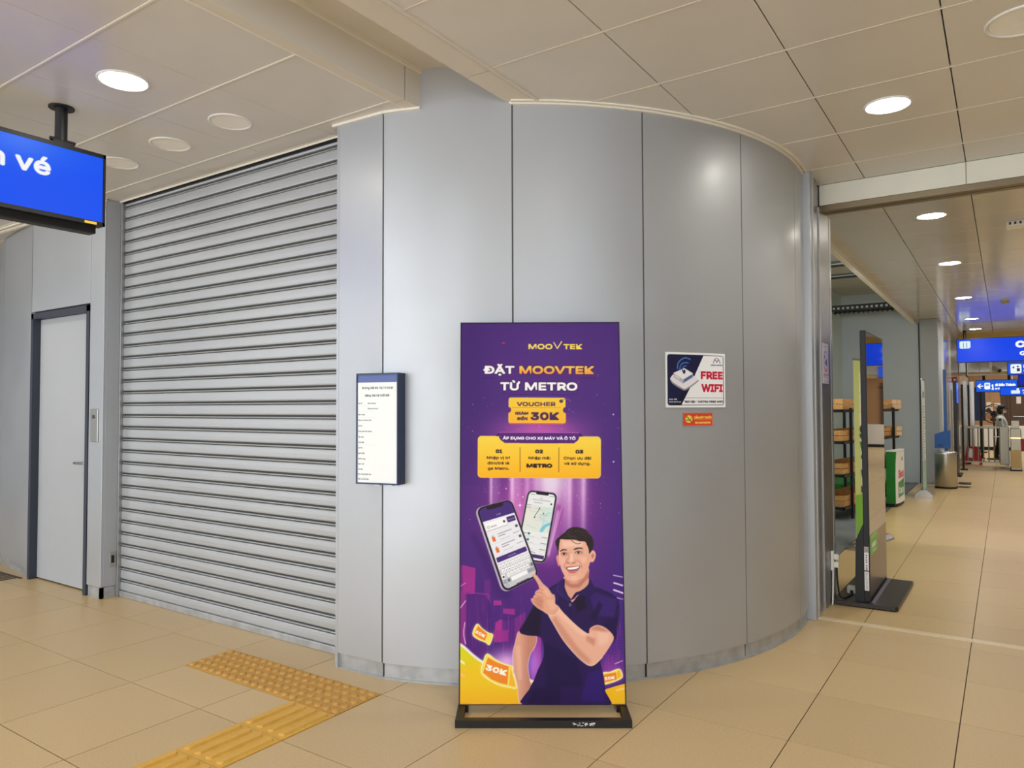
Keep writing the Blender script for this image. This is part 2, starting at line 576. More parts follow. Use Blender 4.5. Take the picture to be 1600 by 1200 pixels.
# ------------------------------------------------------------------ materials
M = dict(
    tile=mat('floor_tile', (202, 176, 132), 0.36, spec=0.45, noise=0.07, nscale=90, rnoise=0.06, rand=0.035),
    tile_far=mat('floor_tile_far', (200, 173, 122), 0.30, spec=0.5, noise=0.05, nscale=60, rand=0.03),
    joint=mat('floor_joint', (84, 66, 48), 0.8),
    tactile=mat('tactile_yellow', (216, 170, 76), 0.5, noise=0.06, nscale=40),
    tactile2=mat('tactile_ochre', (196, 150, 74), 0.55, noise=0.10, nscale=60),
    alu=mat('satin_aluminium', (188, 191, 195), 0.52, metal=0.66, noise=0.025, nscale=2.2, rnoise=0.035, coat=0.4, coatr=0.26),
    aluB=mat('satin_aluminium_dark', (168, 168, 168), 0.4, metal=0.85, noise=0.05, nscale=9, rnoise=0.06),
    skirt=mat('brushed_skirting', (182, 184, 186), 0.42, metal=0.5, noise=0.16, nscale=14, rnoise=0.1),
    void=mat('joint_backing', (60, 62, 64), 0.7, metal=0.3),  # plain dark grey backing behind the panel joints
    seal=mat('joint_seal', (112, 113, 112), 0.6),
    shutter=mat('galvanised_slat', (188, 191, 194), 0.45, metal=0.35, noise=0.05, nscale=3, rnoise=0.05, stretch=(1, 1, 6)),
    shutter_dark=mat('shutter_gap', (70, 72, 74), 0.6, metal=0.3),
    ceil=mat('ceiling_metal', (222, 219, 213), 0.22, spec=0.5, noise=0.02, nscale=3, bump=0.08, bscale=500, rand=0.012),
    ceil_far=mat('ceiling_metal_gloss', (214, 211, 205), 0.12, spec=0.6, noise=0.02, nscale=2, bump=0.06, bscale=3, rand=0.02),
    rail=mat('ceiling_rail', (244, 238, 224), 0.4),
    rail2=mat('ceiling_rail_beige', (226, 216, 200), 0.4),
    cbeam=mat('ceiling_paint', (226, 220, 208), 0.45, noise=0.02, nscale=4),
    wbeam=mat('beam_white', (236, 234, 220), 0.4, noise=0.02, nscale=5),
    track=mat('beam_track', (122, 108, 84), 0.4, metal=0.6),
    frame=mat('door_frame_navy', (52, 58, 72), 0.45),
    leaf=mat('door_leaf_grey', (180, 184, 188), 0.45, noise=0.02, nscale=2),
    steel=mat('stainless', (205, 205, 203), 0.25, metal=1.0),
    brush=mat('brushed_stainless', (190, 186, 178), 0.32, metal=1.0, noise=0.04, nscale=10, stretch=(14, 14, .4)),
    black=mat('black_powder_coat', (18, 18, 19), 0.5, spec=0.5),
    blackg=mat('black_gloss', (12, 12, 14), 0.3, spec=0.5),
    mirror=mat('dark_glass_screen', (158, 160, 158), 0.03, metal=1.0),
    base=mat('stand_base', (52, 46, 44), 0.35, metal=0.4),
    white=mat('white_plastic', (238, 238, 234), 0.4),
    dim=mat('dim_diffuser', (255, 253, 248), 0.5),
    lamp=mat('lamp_diffuser', (255, 250, 238), 0.5, emit=LAMP_STRENGTH),
    navy=mat('navy_box', (26, 42, 84), 0.4),
    scuff=mat('scuffed_paint', (222, 222, 220), 0.7),
    concrete=mat('concrete', (150, 154, 156), 0.7, noise=0.12, nscale=3),
    kiosk=mat('kiosk_wall', (190, 200, 206), 0.6, noise=0.03, nscale=1.5),
    kioskg=mat('kiosk_wall_pale', (206, 222, 222), 0.5),
    duct=mat('dark_duct', (44, 46, 46), 0.6),
    slab=mat('slab_soffit', (196, 196, 188), 0.8, noise=0.12, nscale=5, stretch=(.5, 4, 1)),
    wood=mat('crate_wood', (196, 148, 88), 0.55, noise=0.22, nscale=5, stretch=(8, 1, 10), rand=0.10),
    woodp=mat('crate_end_wood_lit', (222, 190, 150), 0.6, noise=0.12, nscale=12),  # end-grain wood, coloured paler to show light from the passage
    green=mat('counter_green', (30, 130, 44), 0.4),
    lawn=mat('artificial_lawn', (40, 110, 40), 0.9, noise=0.3, nscale=80),
    blue=mat('dispenser_blue', (16, 88, 170), 0.35),
    red=mat('sign_red', (176, 14, 34), 0.4),
    cable=mat('cable_black', (16, 16, 16), 0.5),
    grey=mat('adapter_grey', (206, 202, 190), 0.5),
    panelg=mat('gloss_wall_panel', (208, 208, 206), 0.16, metal=0.35, noise=0.02, nscale=2),
    column=mat('column_paint', (168, 174, 176), 0.5, noise=0.02, nscale=2),
    brown=mat('door_brown', (88, 66, 50), 0.35, noise=0.08, nscale=4, stretch=(6, 6, .6)),
    tan=mat('wall_tan', (186, 144, 104), 0.45, noise=0.05, nscale=3, stretch=(5, 5, .5)),
    wains=mat('wainscot_white', (244, 242, 238), 0.25),
    yellow=mat('yellow_band', (230, 190, 70), 0.35),
    gate=mat('gate_steel', (170, 164, 146), 0.35, metal=0.7),
    gatec=mat('gate_amber_panel', (176, 148, 92), 0.4, metal=0.4),
    exitg=mat('exit_green', (60, 190, 150), 0.4, emit=1.2),
    skin=mat('skin', (206, 160, 132), 0.5), shirt=mat('uniform_shirt', (196, 206, 204), 0.8),
    trousers=mat('uniform_trousers', (22, 22, 28), 0.8), hair=mat('dark_hair', (20, 18, 18), 0.6),
    mask=mat('face_mask', (226, 222, 222), 0.8), shoe=mat('shoe_black', (14, 14, 14), 0.4),
    fanblade=mat('fan_blade', (120, 104, 92), .5),
    vent=mat('vent_grille', (92, 80, 66), 0.5, metal=0.5), gold=mat('key_metal', (150, 140, 120), 0.3, metal=1),
)
P_MATTE = print_mat('printed_sheet', 0.42)
P_GLOSS = print_mat('printed_gloss', 0.25)
P_LIT = print_mat('lit_screen', 0.25, emit=0.9)

# ------------------------------------------------------------------ floor
T = 0.61
XF, YF = -0.20, 1.495            # a tile corner
KERB_Y = 5.346
mb = MB().box(-14, 4.2, -9, 31, -0.06, -0.004)
floor = struct('floor', mb, M['joint'])


def tile_mesh(x0, x1, y0, y1, g=0.0022):
    return MB().bevbox(x0 + g, x1 - g, y0 + g, y1 - g, -0.03, 0.0, 0.0012)


base_tile = tile_mesh(0, T, 0, T).mesh('tile', M['tile'])
far_tile = tile_mesh(0, T, 0, T).mesh('tile', M['tile_far'])
TACX = (-3.86, -2.64); TACY = 2.41


def add_tile(x, y, me):
    o = link('tile', me, floor)
    o.location = (x, y, 0)


def part_tile(x0, x1, y0, y1, mt=None):
    if x1 - x0 > 0.02 and y1 - y0 > 0.02:
        part('tile', tile_mesh(x0, x1, y0, y1), mt or M['tile'], floor)


n_tiles = 0
rest = MB()                       # floor nobody can pick apart: behind the viewer and far down the hall
for i in range(-22, 7):
    for j in range(-17, 8):
        x, y = XF + i * T, YF + j * T
        if y >= KERB_Y:
            continue
        y1 = min(y + T, KERB_Y - 0.03)
        near = -8.8 < x < 0.5 and y > 0.8 and y > 1.3 + .62 * (x + 3.9) - 1.0
        # inside the drum or behind the shutter nothing shows
        inside = math.hypot(x + T / 2 + 3.353, y + T / 2 - 5.03) < 1.7 or (x + T < -3.3 and y > 3.0)
        if inside:
            rest.box(x, x + T, y, y1, -0.03, 0.0)
            continue
        # skip what the tactile paving replaces
        if near:
            if y + T > TACY + 1e-3 and y < TACY + .305 - 1e-3 and x > TACX[0] - 1e-3 and x + T < TACX[1] + 1e-3:
                xe = x + .305 if abs(x + T - TACX[1]) < 1e-3 else x + T      # the guiding strip joins the last one
                part_tile(x, xe, y, TACY)
                n_tiles += 1
                continue
            if abs(x + T - TACX[1]) < 1e-3 and y1 <= TACY:
                part_tile(x, x + .305, y, y1); n_tiles += 1
                continue
            if y1 - y < T - 1e-3:
                part_tile(x, x + T, y, y1)
            else:
                add_tile(x, y, base_tile)
            n_tiles += 1
        else:
            rest.box(x + .002, x + T - .002, y + .002, y1 - .002, -0.03, 0.0)
# the row split by the guiding strip just below the warning tiles
YC = 5.376
for i in range(-4, 7):
    for j in range(0, 42):
        x, y = XF + i * T, 5.155 + j * T
        ya = max(y, YC)
        if x + T <= -1.45:
            continue
        xa = max(x, -1.37)
        if x < 1.1 and y < 17:
            if ya > y or xa > x:
                part_tile(xa, x + T, ya, y + T, M['tile_far'])
            else:
                add_tile(x, y, far_tile)
            n_tiles += 1
        else:
            rest.box(xa + .002, x + T - .002, ya + .002, y + T - .002, -0.03, 0.0)
o = part('tile_field', rest, M['tile'], floor); o['kind'] = 'stuff'
part('threshold_strip', MB().box(-1.09, 4.0, KERB_Y - 0.03, YC, -0.03, 0.004), mat('threshold_stone', (226, 206, 172), 0.3, noise=.05, nscale=30), floor)

# tactile paving: warning tiles with domes, guiding tiles with bars (pressed in one piece with their tile)


def dome_tile(x0, y0, s=.305):
    mb = MB().bevbox(x0 + .001, x0 + s - .001, y0 + .001, y0 + s - .001, -0.02, 0.004, 0.001)
    n = 5
    for a in range(n):
        for b in range(n):
            c = (x0 + (a + .5) * s / n, y0 + (b + .5) * s / n, 0.004)
            mb.lathe([(.0205, 0), (.0185, .0055), (.013, .0088), (.006, .0098), (0.0001, .0100)], c, 12)
    return mb


def bar_tile(x0, y0, s=.305):
    mb = MB().bevbox(x0 + .001, x0 + s - .001, y0 + .001, y0 + s - .001, -0.02, 0.004, 0.001)
    for a in range(4):
        cx = x0 + (a + .5) * s / 4
        pts = []
        hw, hl = .0225, s / 2 - .016
        ring0 = [(cx + hw * math.cos(t) , y0 + s / 2 + (hl - hw) * (1 if math.sin(t) >= 0 else -1) + hw * math.sin(t)) for t in np.linspace(0, 2 * PI, 16, endpoint=False)]
        k = .74
        ring1 = [(cx + (p[0] - cx) * k, y0 + s / 2 + (p[1] - y0 - s / 2) * .975) for p in ring0]
        vs = [(p[0], p[1], .004) for p in ring0] + [(p[0], p[1], .0145) for p in ring1]
        fs = [(q, (q + 1) % 16, 16 + (q + 1) % 16, 16 + q) for q in range(16)] + [tuple(range(16, 32))]
        mb.add(vs, fs)
    return mb


dm = dome_tile(0, 0).mesh('warning_tile', M['tactile2'])
for k in range(4):
    o = link('warning_tile', dm, floor); o.location = (TACX[0] + k * .305, TACY, 0)
gm = bar_tile(0, 0).mesh('guiding_tile', M['tactile'])
for k in range(1, 13):
    o = link('guiding_tile', gm, floor); o.location = (TACX[1] - .305, TACY - k * .305, 0)
# floor grille by the far wall
mb = MB()
for k in range(12):
    mb.box(-7.75 + k * .062, -7.75 + k * .062 + .035, 2.62, 2.84, -0.002, 0.003)
mb.box(-7.77, -6.99, 2.60, 2.625, -.002, .004).box(-7.77, -6.99, 2.835, 2.86, -.002, .004)
part('floor_grille', mb, M['vent'], floor)

# ------------------------------------------------------------------ ceiling
CZ = 3.065
mb = MB().box(-14, -1.40, -9, 5.6, 3.27, 3.40).box(-1.40, 4.2, -9, 31, 3.27, 3.40)
ceiling = struct('ceiling', mb, M['cbeam'])
XL0, XR0, Y0C = -2.655, -2.017, 1.557


def cpanel(x0, x1, y0, y1, mt, gx=.0025, gy=.003):
    if x1 - x0 < .03 or y1 - y0 < .03:
        return
    part('panel', MB().bevbox(x0 + gx, x1 - gx, y0 + gy, y1 - gy, CZ, CZ + .02, .003), mt, ceiling)


for i in range(0, 12):
    x1 = XL0 - i * T
    for j in range(-3, 3):
        y0 = Y0C + j * .615
        y1 = min(y0 + .615, 3.02)
        cpanel(x1 - T, x1, y0, y1, M['ceil'], gx=.0012)
for i in range(0, 5):
    x0 = XR0 + i * .611
    for j in range(-2, 7):
        y0 = Y0C + j * .615
        y1 = min(y0 + .615, 5.665)
        if math.hypot(x0 + .611 + 3.353, y0 - 5.03) < 2.1 and y0 > 3.0:
            continue
        cpanel(x0, x0 + .611, y0, y1, M['ceil'])
for i in range(-1, 4):
    x0 = XR0 + (i + 1) * .611
    for j in range(0, 22):
        y0 = 5.80 + j * .615 + .27
        if j == 0:
            cpanel(max(x0, -1.395), x0 + .611, 5.80, y0, M['ceil_far'])
        cpanel(max(x0, -1.395), x0 + .611, y0, y0 + .615, M['ceil_far'])
far = MB().box(-1.395, 4, 19.6, 31, CZ, CZ + .02).box(1.04, 4, -9, 19.6, CZ, CZ + .02)
far.box(-14, XL0, -9, Y0C - 3 * .615 - .01, CZ, CZ + .02).box(-14, XL0 - 12 * T - .01, Y0C - 3 * .615, 5, CZ, CZ + .02)
far.box(XR0, 1.04, -9, Y0C - 2 * .615 - .01, CZ, CZ + .02)
o = part('panel_field', far, M['ceil_far'], ceiling); o['kind'] = 'stuff'
# white carrier rails between the rows
for j in range(-3, 3):
    y = Y0C + j * .615
    part('carrier_rail', MB().box(-10, XL0, y - .0045, y + .0045, CZ - .003, CZ + .012), M['rail'], ceiling)
for j in range(-2, 7):
    y = Y0C + j * .615
    xa = XR0
    if y > 3.25:
        d = 2.24 ** 2 - (y - 5.03) ** 2
        xa = -3.353 + math.sqrt(max(d, 0)) - .05
    part('carrier_rail', MB().box(xa, 1.04, y - .0035, y + .0035, CZ - .002, CZ + .012), M['rail2'], ceiling)
# the slot between the two ceilings: left downstand and right lip
for a, b in ((-6.0, 2.815), (2.822, 2.99)):
    part('slot_cheek', MB().box(XL0 + .003, -2.578, a, b, CZ - .002, 3.27), M['cbeam'], ceiling)
part('slot_cheek', MB().box(XL0 - .001, XL0 + .006, -6, 2.95, CZ - .004, CZ + .01), M['rail'], ceiling)
for a, b in ((-6.0, 2.80), (2.806, 3.22)):
    part('slot_lip', MB().box(-2.158, XR0 - .004, a, b, CZ - .001, 3.27), M['cbeam'], ceiling)
part('slot_lip', MB().box(-2.012, -1.995, -6, 3.27, CZ - .007, CZ + .004), M['cbeam'], ceiling)
part('slot_rail', MB().box(-2.578, -2.565, -6, 2.96, 3.245, 3.27), M['rail'], ceiling)

# ------------------------------------------------------------------ the drum wall
DC = (-3.353, 5.030); DR = 2.233
J = [-75.2, -56.8, -38.4, -20.1, -1.4, 6.6]
mb = MB().arc(DC, DR - .10, DR - .022, -76, 6.5, 0, 3.5, 48)
drum = struct('wall_drum', mb, M['void'])
GA = math.degrees(.0045 / DR)
for k in range(5):
    z1 = 3.50 if k == 0 else CZ - .004
    part('panel', MB().arc(DC, DR - .02, DR, J[k] + GA, J[k + 1] - GA, .086, z1, 14), M['alu'], drum)
    part('seal', MB().arc(DC, DR - .02, DR - (.009 if k < 3 else .002), J[k] - GA, J[k] + GA, .086, CZ if k > 1 else 3.4, 1), M['seal'], drum)
    part('skirting', MB().arc(DC, DR - .03, DR - .013, J[k] + GA * 1.5, J[k + 1] - GA * 1.5, 0.008, .083, 14), M['skirt'], drum)
part('skirting_bead', MB().arc(DC, DR - .02, DR - .002, -75.2, 6.6, 0, .010, 40), M['skirt'], drum)
# flat first bay next to the shutter
FX0, FX1, FY = -3.126, -2.787, 2.853
fx = DC[0] + DR * math.cos(math.radians(-75.2)); fy = DC[1] + DR * math.sin(math.radians(-75.2))
d = Vector((fx - FX0, fy - FY, 0)); L = d.length; d.normalize(); nrm = Vector((d.y, -d.x, 0))
part('panel', MB().obox((FX0, FY, 0), d, nrm, (0, 0, 1), 0, L - .006, -.02, 0, .086, CZ - .004), M['alu'], drum)
part('panel_return', MB().box(FX0, FX0 + .02, FY, 3.03, 0, 3.2), M['alu'], drum)
part('skirting', MB().obox((FX0, FY, 0), d, nrm, (0, 0, 1), .012, L - .008, -.03, -.013, .006, .083), M['skirt'], drum)
part('skirting_bead', MB().obox((FX0, FY, 0), d, nrm, (0, 0, 1), .008, L + .004, -.03, -.002, 0, .009), M['skirt'], drum)
# ceiling trim that follows the drum
part('ceiling_trim', MB().arc(DC, DR - .01, DR + .012, -57.2, 6.6, CZ - .016, CZ, 40).arc(DC, DR + .02, DR + .034, -57.0, 6.6, CZ - .008, CZ, 40), M['rail'], drum)
part('ceiling_trim', MB().arc(DC, DR - .01, DR + .012, -75.2, -69.6, CZ - .014, CZ, 8).obox((FX0, FY, CZ), d, nrm, (0, 0, 1), -.03, L, -.01, .012, -.014, 0), M['rail'], drum)

# end post and door jamb beside the passage
jamb = struct('wall_jamb', MB().box(-1.35, -1.105, 5.29, 5.97, 0, 3.05), M['aluB'])
part('end_post', MB().bevbox(-1.155, -1.085, 5.262, 5.325, 0, CZ, .003), M['alu'], jamb)
part('end_post', MB().bevbox(-1.15, -1.078, 5.332, 5.372, 0, CZ, .003), M['alu'], jamb)
part('jamb_panel', MB().bevbox(-1.12, -1.092, 5.38, 5.535, .02, CZ, .002), M['aluB'], jamb)
part('jamb_panel', MB().bevbox(-1.12, -1.082, 5.552, 5.575, .0, 2.88, .002), M['alu'], jamb)
part('jamb_panel', MB().bevbox(-1.12, -1.085, 5.582, 5.895, .0, 2.88, .002), M['aluB'], jamb)
part('jamb_panel', MB().bevbox(-1.12, -1.083, 5.902, 5.97, .0, 2.88, .002), M['alu'], jamb)

# beam over the passage
beam = struct('wall_beam', MB().box(-1.10, 3.2, 5.675, 5.80, 2.905, 3.27), M['wbeam'])
for a, b in ((-1.10, -.185), (-.182, 1.03), (1.033, 3.2)):
    part('fascia_panel', MB().bevbox(a + .001, b - .001, 5.655, 5.68, 2.915, CZ - .002, .002), M['wbeam'], beam)
part('shutter_track', MB().box(-1.10, 3.2, 5.662, 5.72, 2.872, 2.913).box(-1.10, 3.2, 5.74, 5.80, 2.872, 2.913), M['track'], beam)
part('shutter_track', MB().box(-1.10, 3.2, 5.72, 5.74, 2.89, 2.913), M['black'], beam)

# ------------------------------------------------------------------ left wall, column, door
WY = 2.868
wall = struct('wall_left', MB().box(-6.93, -5.74, WY + .14, 3.16, 0, 3.2).box(-5.93, -5.74, WY + .02, 3.1, 0, 3.2).box(-6.93, -5.74, WY + .02, 3.1, 2.27, 3.2), M['void'])
part('panel', MB().bevbox(-5.926, -5.716, WY, WY + .02, .086, 3.064, .003), M['alu'], wall)
part('panel', MB().bevbox(-5.738, -5.716, WY + .0195, 3.0, .086, 3.064, .003), M['alu'], wall)
part('panel', MB().bevbox(-6.925, -5.932, WY, WY + .02, 2.275, 3.064, .003), M['alu'], wall)
part('skirting', MB().box(-5.895, -5.722, WY + .006, WY + .03, 0, .083).box(-5.745, -5.722, WY + .006, 3.0, 0, .083), M['skirt'], wall)
part('skirting', MB().box(-5.925, -5.9, WY + .012, WY + .03, 0, .083), M['alu'], wall)
prev = (-6.932, WY)
for k, (x, y) in enumerate(((-7.80, 3.0), (-8.65, 3.24), (-9.5, 3.6))):
    dd = Vector((prev[0] - x, prev[1] - y, 0)); L = dd.length; dd.normalize(); nn = Vector((dd.y, -dd.x, 0))
    part('panel', MB().obox((x, y, 0), dd, nn, (0, 0, 1), .003, L - .003, -.02, 0, .086, 3.064), M['alu'], wall)
    part('skirting', MB().obox((x, y, 0), dd, nn, (0, 0, 1), .003, L - .003, -.03, -.012, .0, .083), M['skirt'], wall)
    prev = (x, y)
part('ceiling_trim', MB().box(-9.5, -5.7, WY - .03, WY + .0, 3.04, CZ).box(-9.5, -5.7, WY - .065, WY - .05, 3.05, CZ), M['rail'], wall)

door = struct('door_1', MB().box(-6.926, -6.885, WY - .004, WY + .14, 0, 2.262).box(-5.978, -5.933, WY - .004, WY + .14, 0, 2.262).box(-6.926, -5.933, WY - .004, WY + .14, 2.215, 2.262), M['frame'])
leaf = part('door_leaf', MB().bevbox(-6.884, -5.979, WY + .055, WY + .10, .012, 2.213, .003), M['leaf'], door)
lv = MB().cyl((-6.02, WY + .056, 1.014), (-6.02, WY + .012, 1.014), .011).tube([(-6.02, WY + .014, 1.014), (-6.08, WY + .010, 1.014), (-6.17, WY + .012, 1.012)], .011, 10)
part('door_handle', lv, M['steel'], leaf)
part('handle_rose', MB().cyl((-6.02, WY + .057, 1.014), (-6.02, WY + .048, 1.014), .026, n=20), M['steel'], leaf)
part('keyhole_rose', MB().cyl((-6.02, WY + .057, .92), (-6.02, WY + .05, .92), .022, n=20), M['leaf'], leaf)

# key switch plate and socket on the column
ks = thing('key_switch_plate', 'brushed steel key switch plate on the column beside the grey door', 'switch', (-5.81, WY - .004, 1.19))
part('plate', MB().bevbox(-5.882, -5.772, WY - .010, WY, 1.19, 1.445, .003), M['brush'], ks)
part('key_cylinder', MB().cyl((-5.83, WY - .018, 1.385), (-5.83, WY - .004, 1.385), .015, n=16), M['gold'], ks)
part('key_slot', MB().box(-5.8315, -5.8285, WY - .0185, WY - .0175, 1.376, 1.394), M['black'], ks)
so = thing('wall_socket', 'small dark socket low on the column side facing the shutter', 'socket', (-5.714, 2.955, .25))
part('socket_plate', MB().bevbox(-5.716, -5.708, 2.932, 2.980, .235, .345, .002), M['brush'], so)
part('socket_opening', MB().box(-5.7085, -5.7065, 2.944, 2.968, .262, .320), M['black'], so)

# ------------------------------------------------------------------ roller shutter
SY = 3.0126
sh = thing('roller_shutter', 'closed galvanised roller shutter of horizontal slats left of the curved drum wall', 'shutter', (-4.4, SY, 0))
PITCH = .0905
prof = [(.016, .0), (-.002, .0022), (-.005, .010), (-.006, .034), (-.005, .058), (-.002, .0645), (.016, .0665), (.016, .0695), (.001, .0710), (-.002, .0745), (.001, .0785), (.016, .0800), (.016, .0905)]
n = len(prof)
SX0, SX1 = -5.688, -3.05
vs = [(SX0, SY + p[0], p[1]) for p in prof] + [(SX1, SY + p[0], p[1]) for p in prof]
sl = MB(); sl.add(vs, [(i, n + i, n + i + 1, i + 1) for i in range(n - 1)])
slat_me = sl.mesh('slat', M['shutter'])
for k in range(34):
    o = link('slat', slat_me, sh)
    o.location = (0, 0, .045 + k * PITCH)
part('backing', MB().box(SX0, SX1, SY + .011, SY + .02, .0, 3.2), M['shutter_dark'], sh)
part('bottom_bar', MB().bevbox(SX0, SX1, SY - .016, SY + .012, 0.0, .044, .004), M['skirt'], sh)
part('guide_rail', MB().bevbox(-5.716, -5.690, SY - .03, SY + .03, 0, 3.06, .003), M['aluB'], sh)
part('guide_rail', MB().bevbox(-5.7155, -5.706, 2.992, SY - .028, 0, 3.06, .002), M['alu'], sh)
part('header_trim', MB().box(-5.71, -3.05, SY - .040, SY - .034, CZ - .010, CZ + .002), M['rail'], sh)
part('header_gap', MB().box(-5.69, -3.05, SY - .016, SY + .03, CZ - .018, CZ + .1), M['black'], sh)

# ------------------------------------------------------------------ downlights
LR = .115


def spot(x, y):
    l = bpy.data.lights.new('downlight_beam', 'SPOT')
    l.energy = SPOT_POWER; l.spot_size = math.radians(125); l.spot_blend = 1.0; l.shadow_soft_size = .09; l.color = (1.0, .97, .93)
    o = bpy.data.objects.new('downlight_beam', l); COL.objects.link(o)
    o.location = (x, y, CZ - .02)


def downlight(x, y, lit, label, group, r=LR):
    t = thing('ceiling_downlight', label, 'ceiling light', (x, y, CZ), group)
    part('trim_ring', MB().lathe([(r + .004, .002), (r + .004, -.004), (r - .004, -.008), (r - .012, -.002), (r - .012, .01)], (x, y, CZ), 40), M['white'], t)
    if lit:
        spot(x, y)
        part('diffuser', MB().lathe([(.0001, -.004), (r - .012, -.003)], (x, y, CZ), 40), M['lamp'], t)
    else:
        part('diffuser', MB().lathe([(.0001, .0), (r * .5, -.001), (r - .012, -.0005)], (x, y, CZ), 40).lathe([(r - .013, -.002), (.0001, -.0005)], (x, y, CZ), 40), M['dim'], t)
    return t


downlight(-3.571, 1.869, True, 'lit round downlight on the left ceiling above the hanging screen pole', 'round downlights')
downlight(-3.591, 2.483, False, 'unlit round downlight near the shutter, nearest to the ceiling slot', 'round downlights')
downlight(-4.201, 2.489, False, 'unlit round downlight near the shutter, middle of the three unlit ones', 'round downlights')
downlight(-4.80, 2.495, False, 'unlit round downlight partly hidden behind the hanging ticket screen', 'round downlights')
downlight(-.49, 4.34, True, 'lit round downlight on the right ceiling in front of the white beam', 'round downlights')
t = downlight(.10, 3.70, False, 'unlit round ceiling speaker cut by the top right corner of the photo', 'round downlights', .14)
for k, (y, l) in enumerate(((7.106, 'lit downlight just beyond the white beam, first in the passage'), (9.609, 'lit downlight in the passage ceiling, second after the white beam'),
                            (12.82, 'lit downlight in the passage ceiling, third after the white beam'), (16.04, 'lit downlight in the passage ceiling, fourth after the white beam'),
                            (18.2, 'lit downlight in the passage ceiling right above the big blue sign'))):
    downlight(-.488, y, True, l, 'round downlights')
# ceiling lamps out of view: the downlight grid carried on, more added for light
mb = MB()
for x, y in ((-.49, 1.87), (-.49, -.6), (-3.57, -.6), (-6.63, 1.87), (-6.63, -.6), (-3.57, -3.1), (-.49, -3.1), (.8, 7.1), (.8, 9.6), (.8, 12.1), (.8, 14.6), (.8, 17.1), (1.95, 7.1), (1.95, 9.6), (1.95, 12.1), (1.95, 14.6), (1.95, 17.1), (1.95, 20.6), (1.0, 20.4), (-.3, 23.0), (.8, 23.0), (1.95, 23), (-.3, 25.2), (.8, 25.2), (1.95, 25.2), (-.3, 27.2), (.8, 27.2), (1.95, 27.2)):
    mb.lathe([(.0001, -.004), (LR - .012, -.003)], (x, y, CZ), 24)
    spot(x, y)
o = part('unseen_lamp_field', mb, M['lamp'], ceiling); o['kind'] = 'stuff'

# ------------------------------------------------------------------ hall enclosure (outside or at the edge of the picture)
struct('wall_light_block', MB().box(-12.2, -12, -1.5, 5, 0, 3.3), mat('light_block_grey', (150, 156, 166), 0.5))  # unseen wall, added to hold daylight off the left side
struct('wall_right', MB().box(3.2, 3.35, 1.2, 31, 0, 3.3), mat('hall_wall', (172, 172, 170), 0.5))
struct('wall_back', MB().box(2.2, 4.2, -9.0, -8.85, 0, 3.3), mat('hall_wall_back', (170, 165, 158), 0.5))

# ------------------------------------------------------------------ advertising stand
FLp, BAX = Vector((-2.088, 2.620, 0)), Vector((.8328, .5536, 0)).normalized()
BBK = Vector((-BAX.y, BAX.x, 0)); UPZ = Vector((0, 0, 1))
BW, BD = .80, .42
ad = thing('advertising_stand', 'tall purple ride-voucher poster in a black metal floor stand before the curved wall', 'advertising stand', tuple(FLp + BAX * .4 + BBK * .2))
part('base_bar', MB().obox(FLp, BAX, BBK, UPZ, 0, BW, 0, .034, 0, .034), M['black'], ad)
part('base_bar', MB().obox(FLp, BAX, BBK, UPZ, 0, BW, BD - .034, BD, 0, .034), M['black'], ad)
part('base_bar', MB().obox(FLp, BAX, BBK, UPZ, 0, .034, .034, BD - .034, 0, .034), M['black'], ad)
part('base_bar', MB().obox(FLp, BAX, BBK, UPZ, BW - .034, BW, .034, BD - .034, 0, .034), M['black'], ad)
sc = MB()
for k in range(34):
    a = .53 + abs(rng.normal(0, 1)) * 0 + rng.uniform(0, .095); z = .012 + rng.uniform(-.003, .012); w = rng.uniform(.003, .012)
    sc.obox(FLp, BAX, BBK, UPZ, a, a + w, -.0006, .0002, z, z + rng.uniform(.0015, .004))
o = part('scuff_marks', sc, M['scuff'], ad, 'white scuff marks on the front bar'); o['kind'] = 'stuff'
PO = FLp + BBK * .17 + BAX * .006 + UPZ * .036
lean = math.radians(4.25)
PUP = (UPZ * math.cos(lean) + BBK * math.sin(lean)).normalized()
PN = BAX.cross(PUP).normalized()          # towards the viewer
PW, PH = .79, 1.84
part('poster_frame', MB().obox(PO, BAX, PUP, -PN, -.003, PW + .003, -.002, PH + .003, .0012, .024), M['black'], ad)
for a in (.012, PW - .042):
    part('stub_leg', MB().obox(PO, BAX, PUP, -PN, a, a + .03, -.036, .0, .002, .024), M['black'], ad)

# --- the poster's artwork, laid out on the print itself
K = Canvas(712, 502, 984, 1106, 1.7, (72, 38, 118))
X, Y = K.X, K.Y


def blend(t, col):
    K.img[...] += np.clip(t, 0, 1)[..., None] * (np.array(col, float) - K.img)


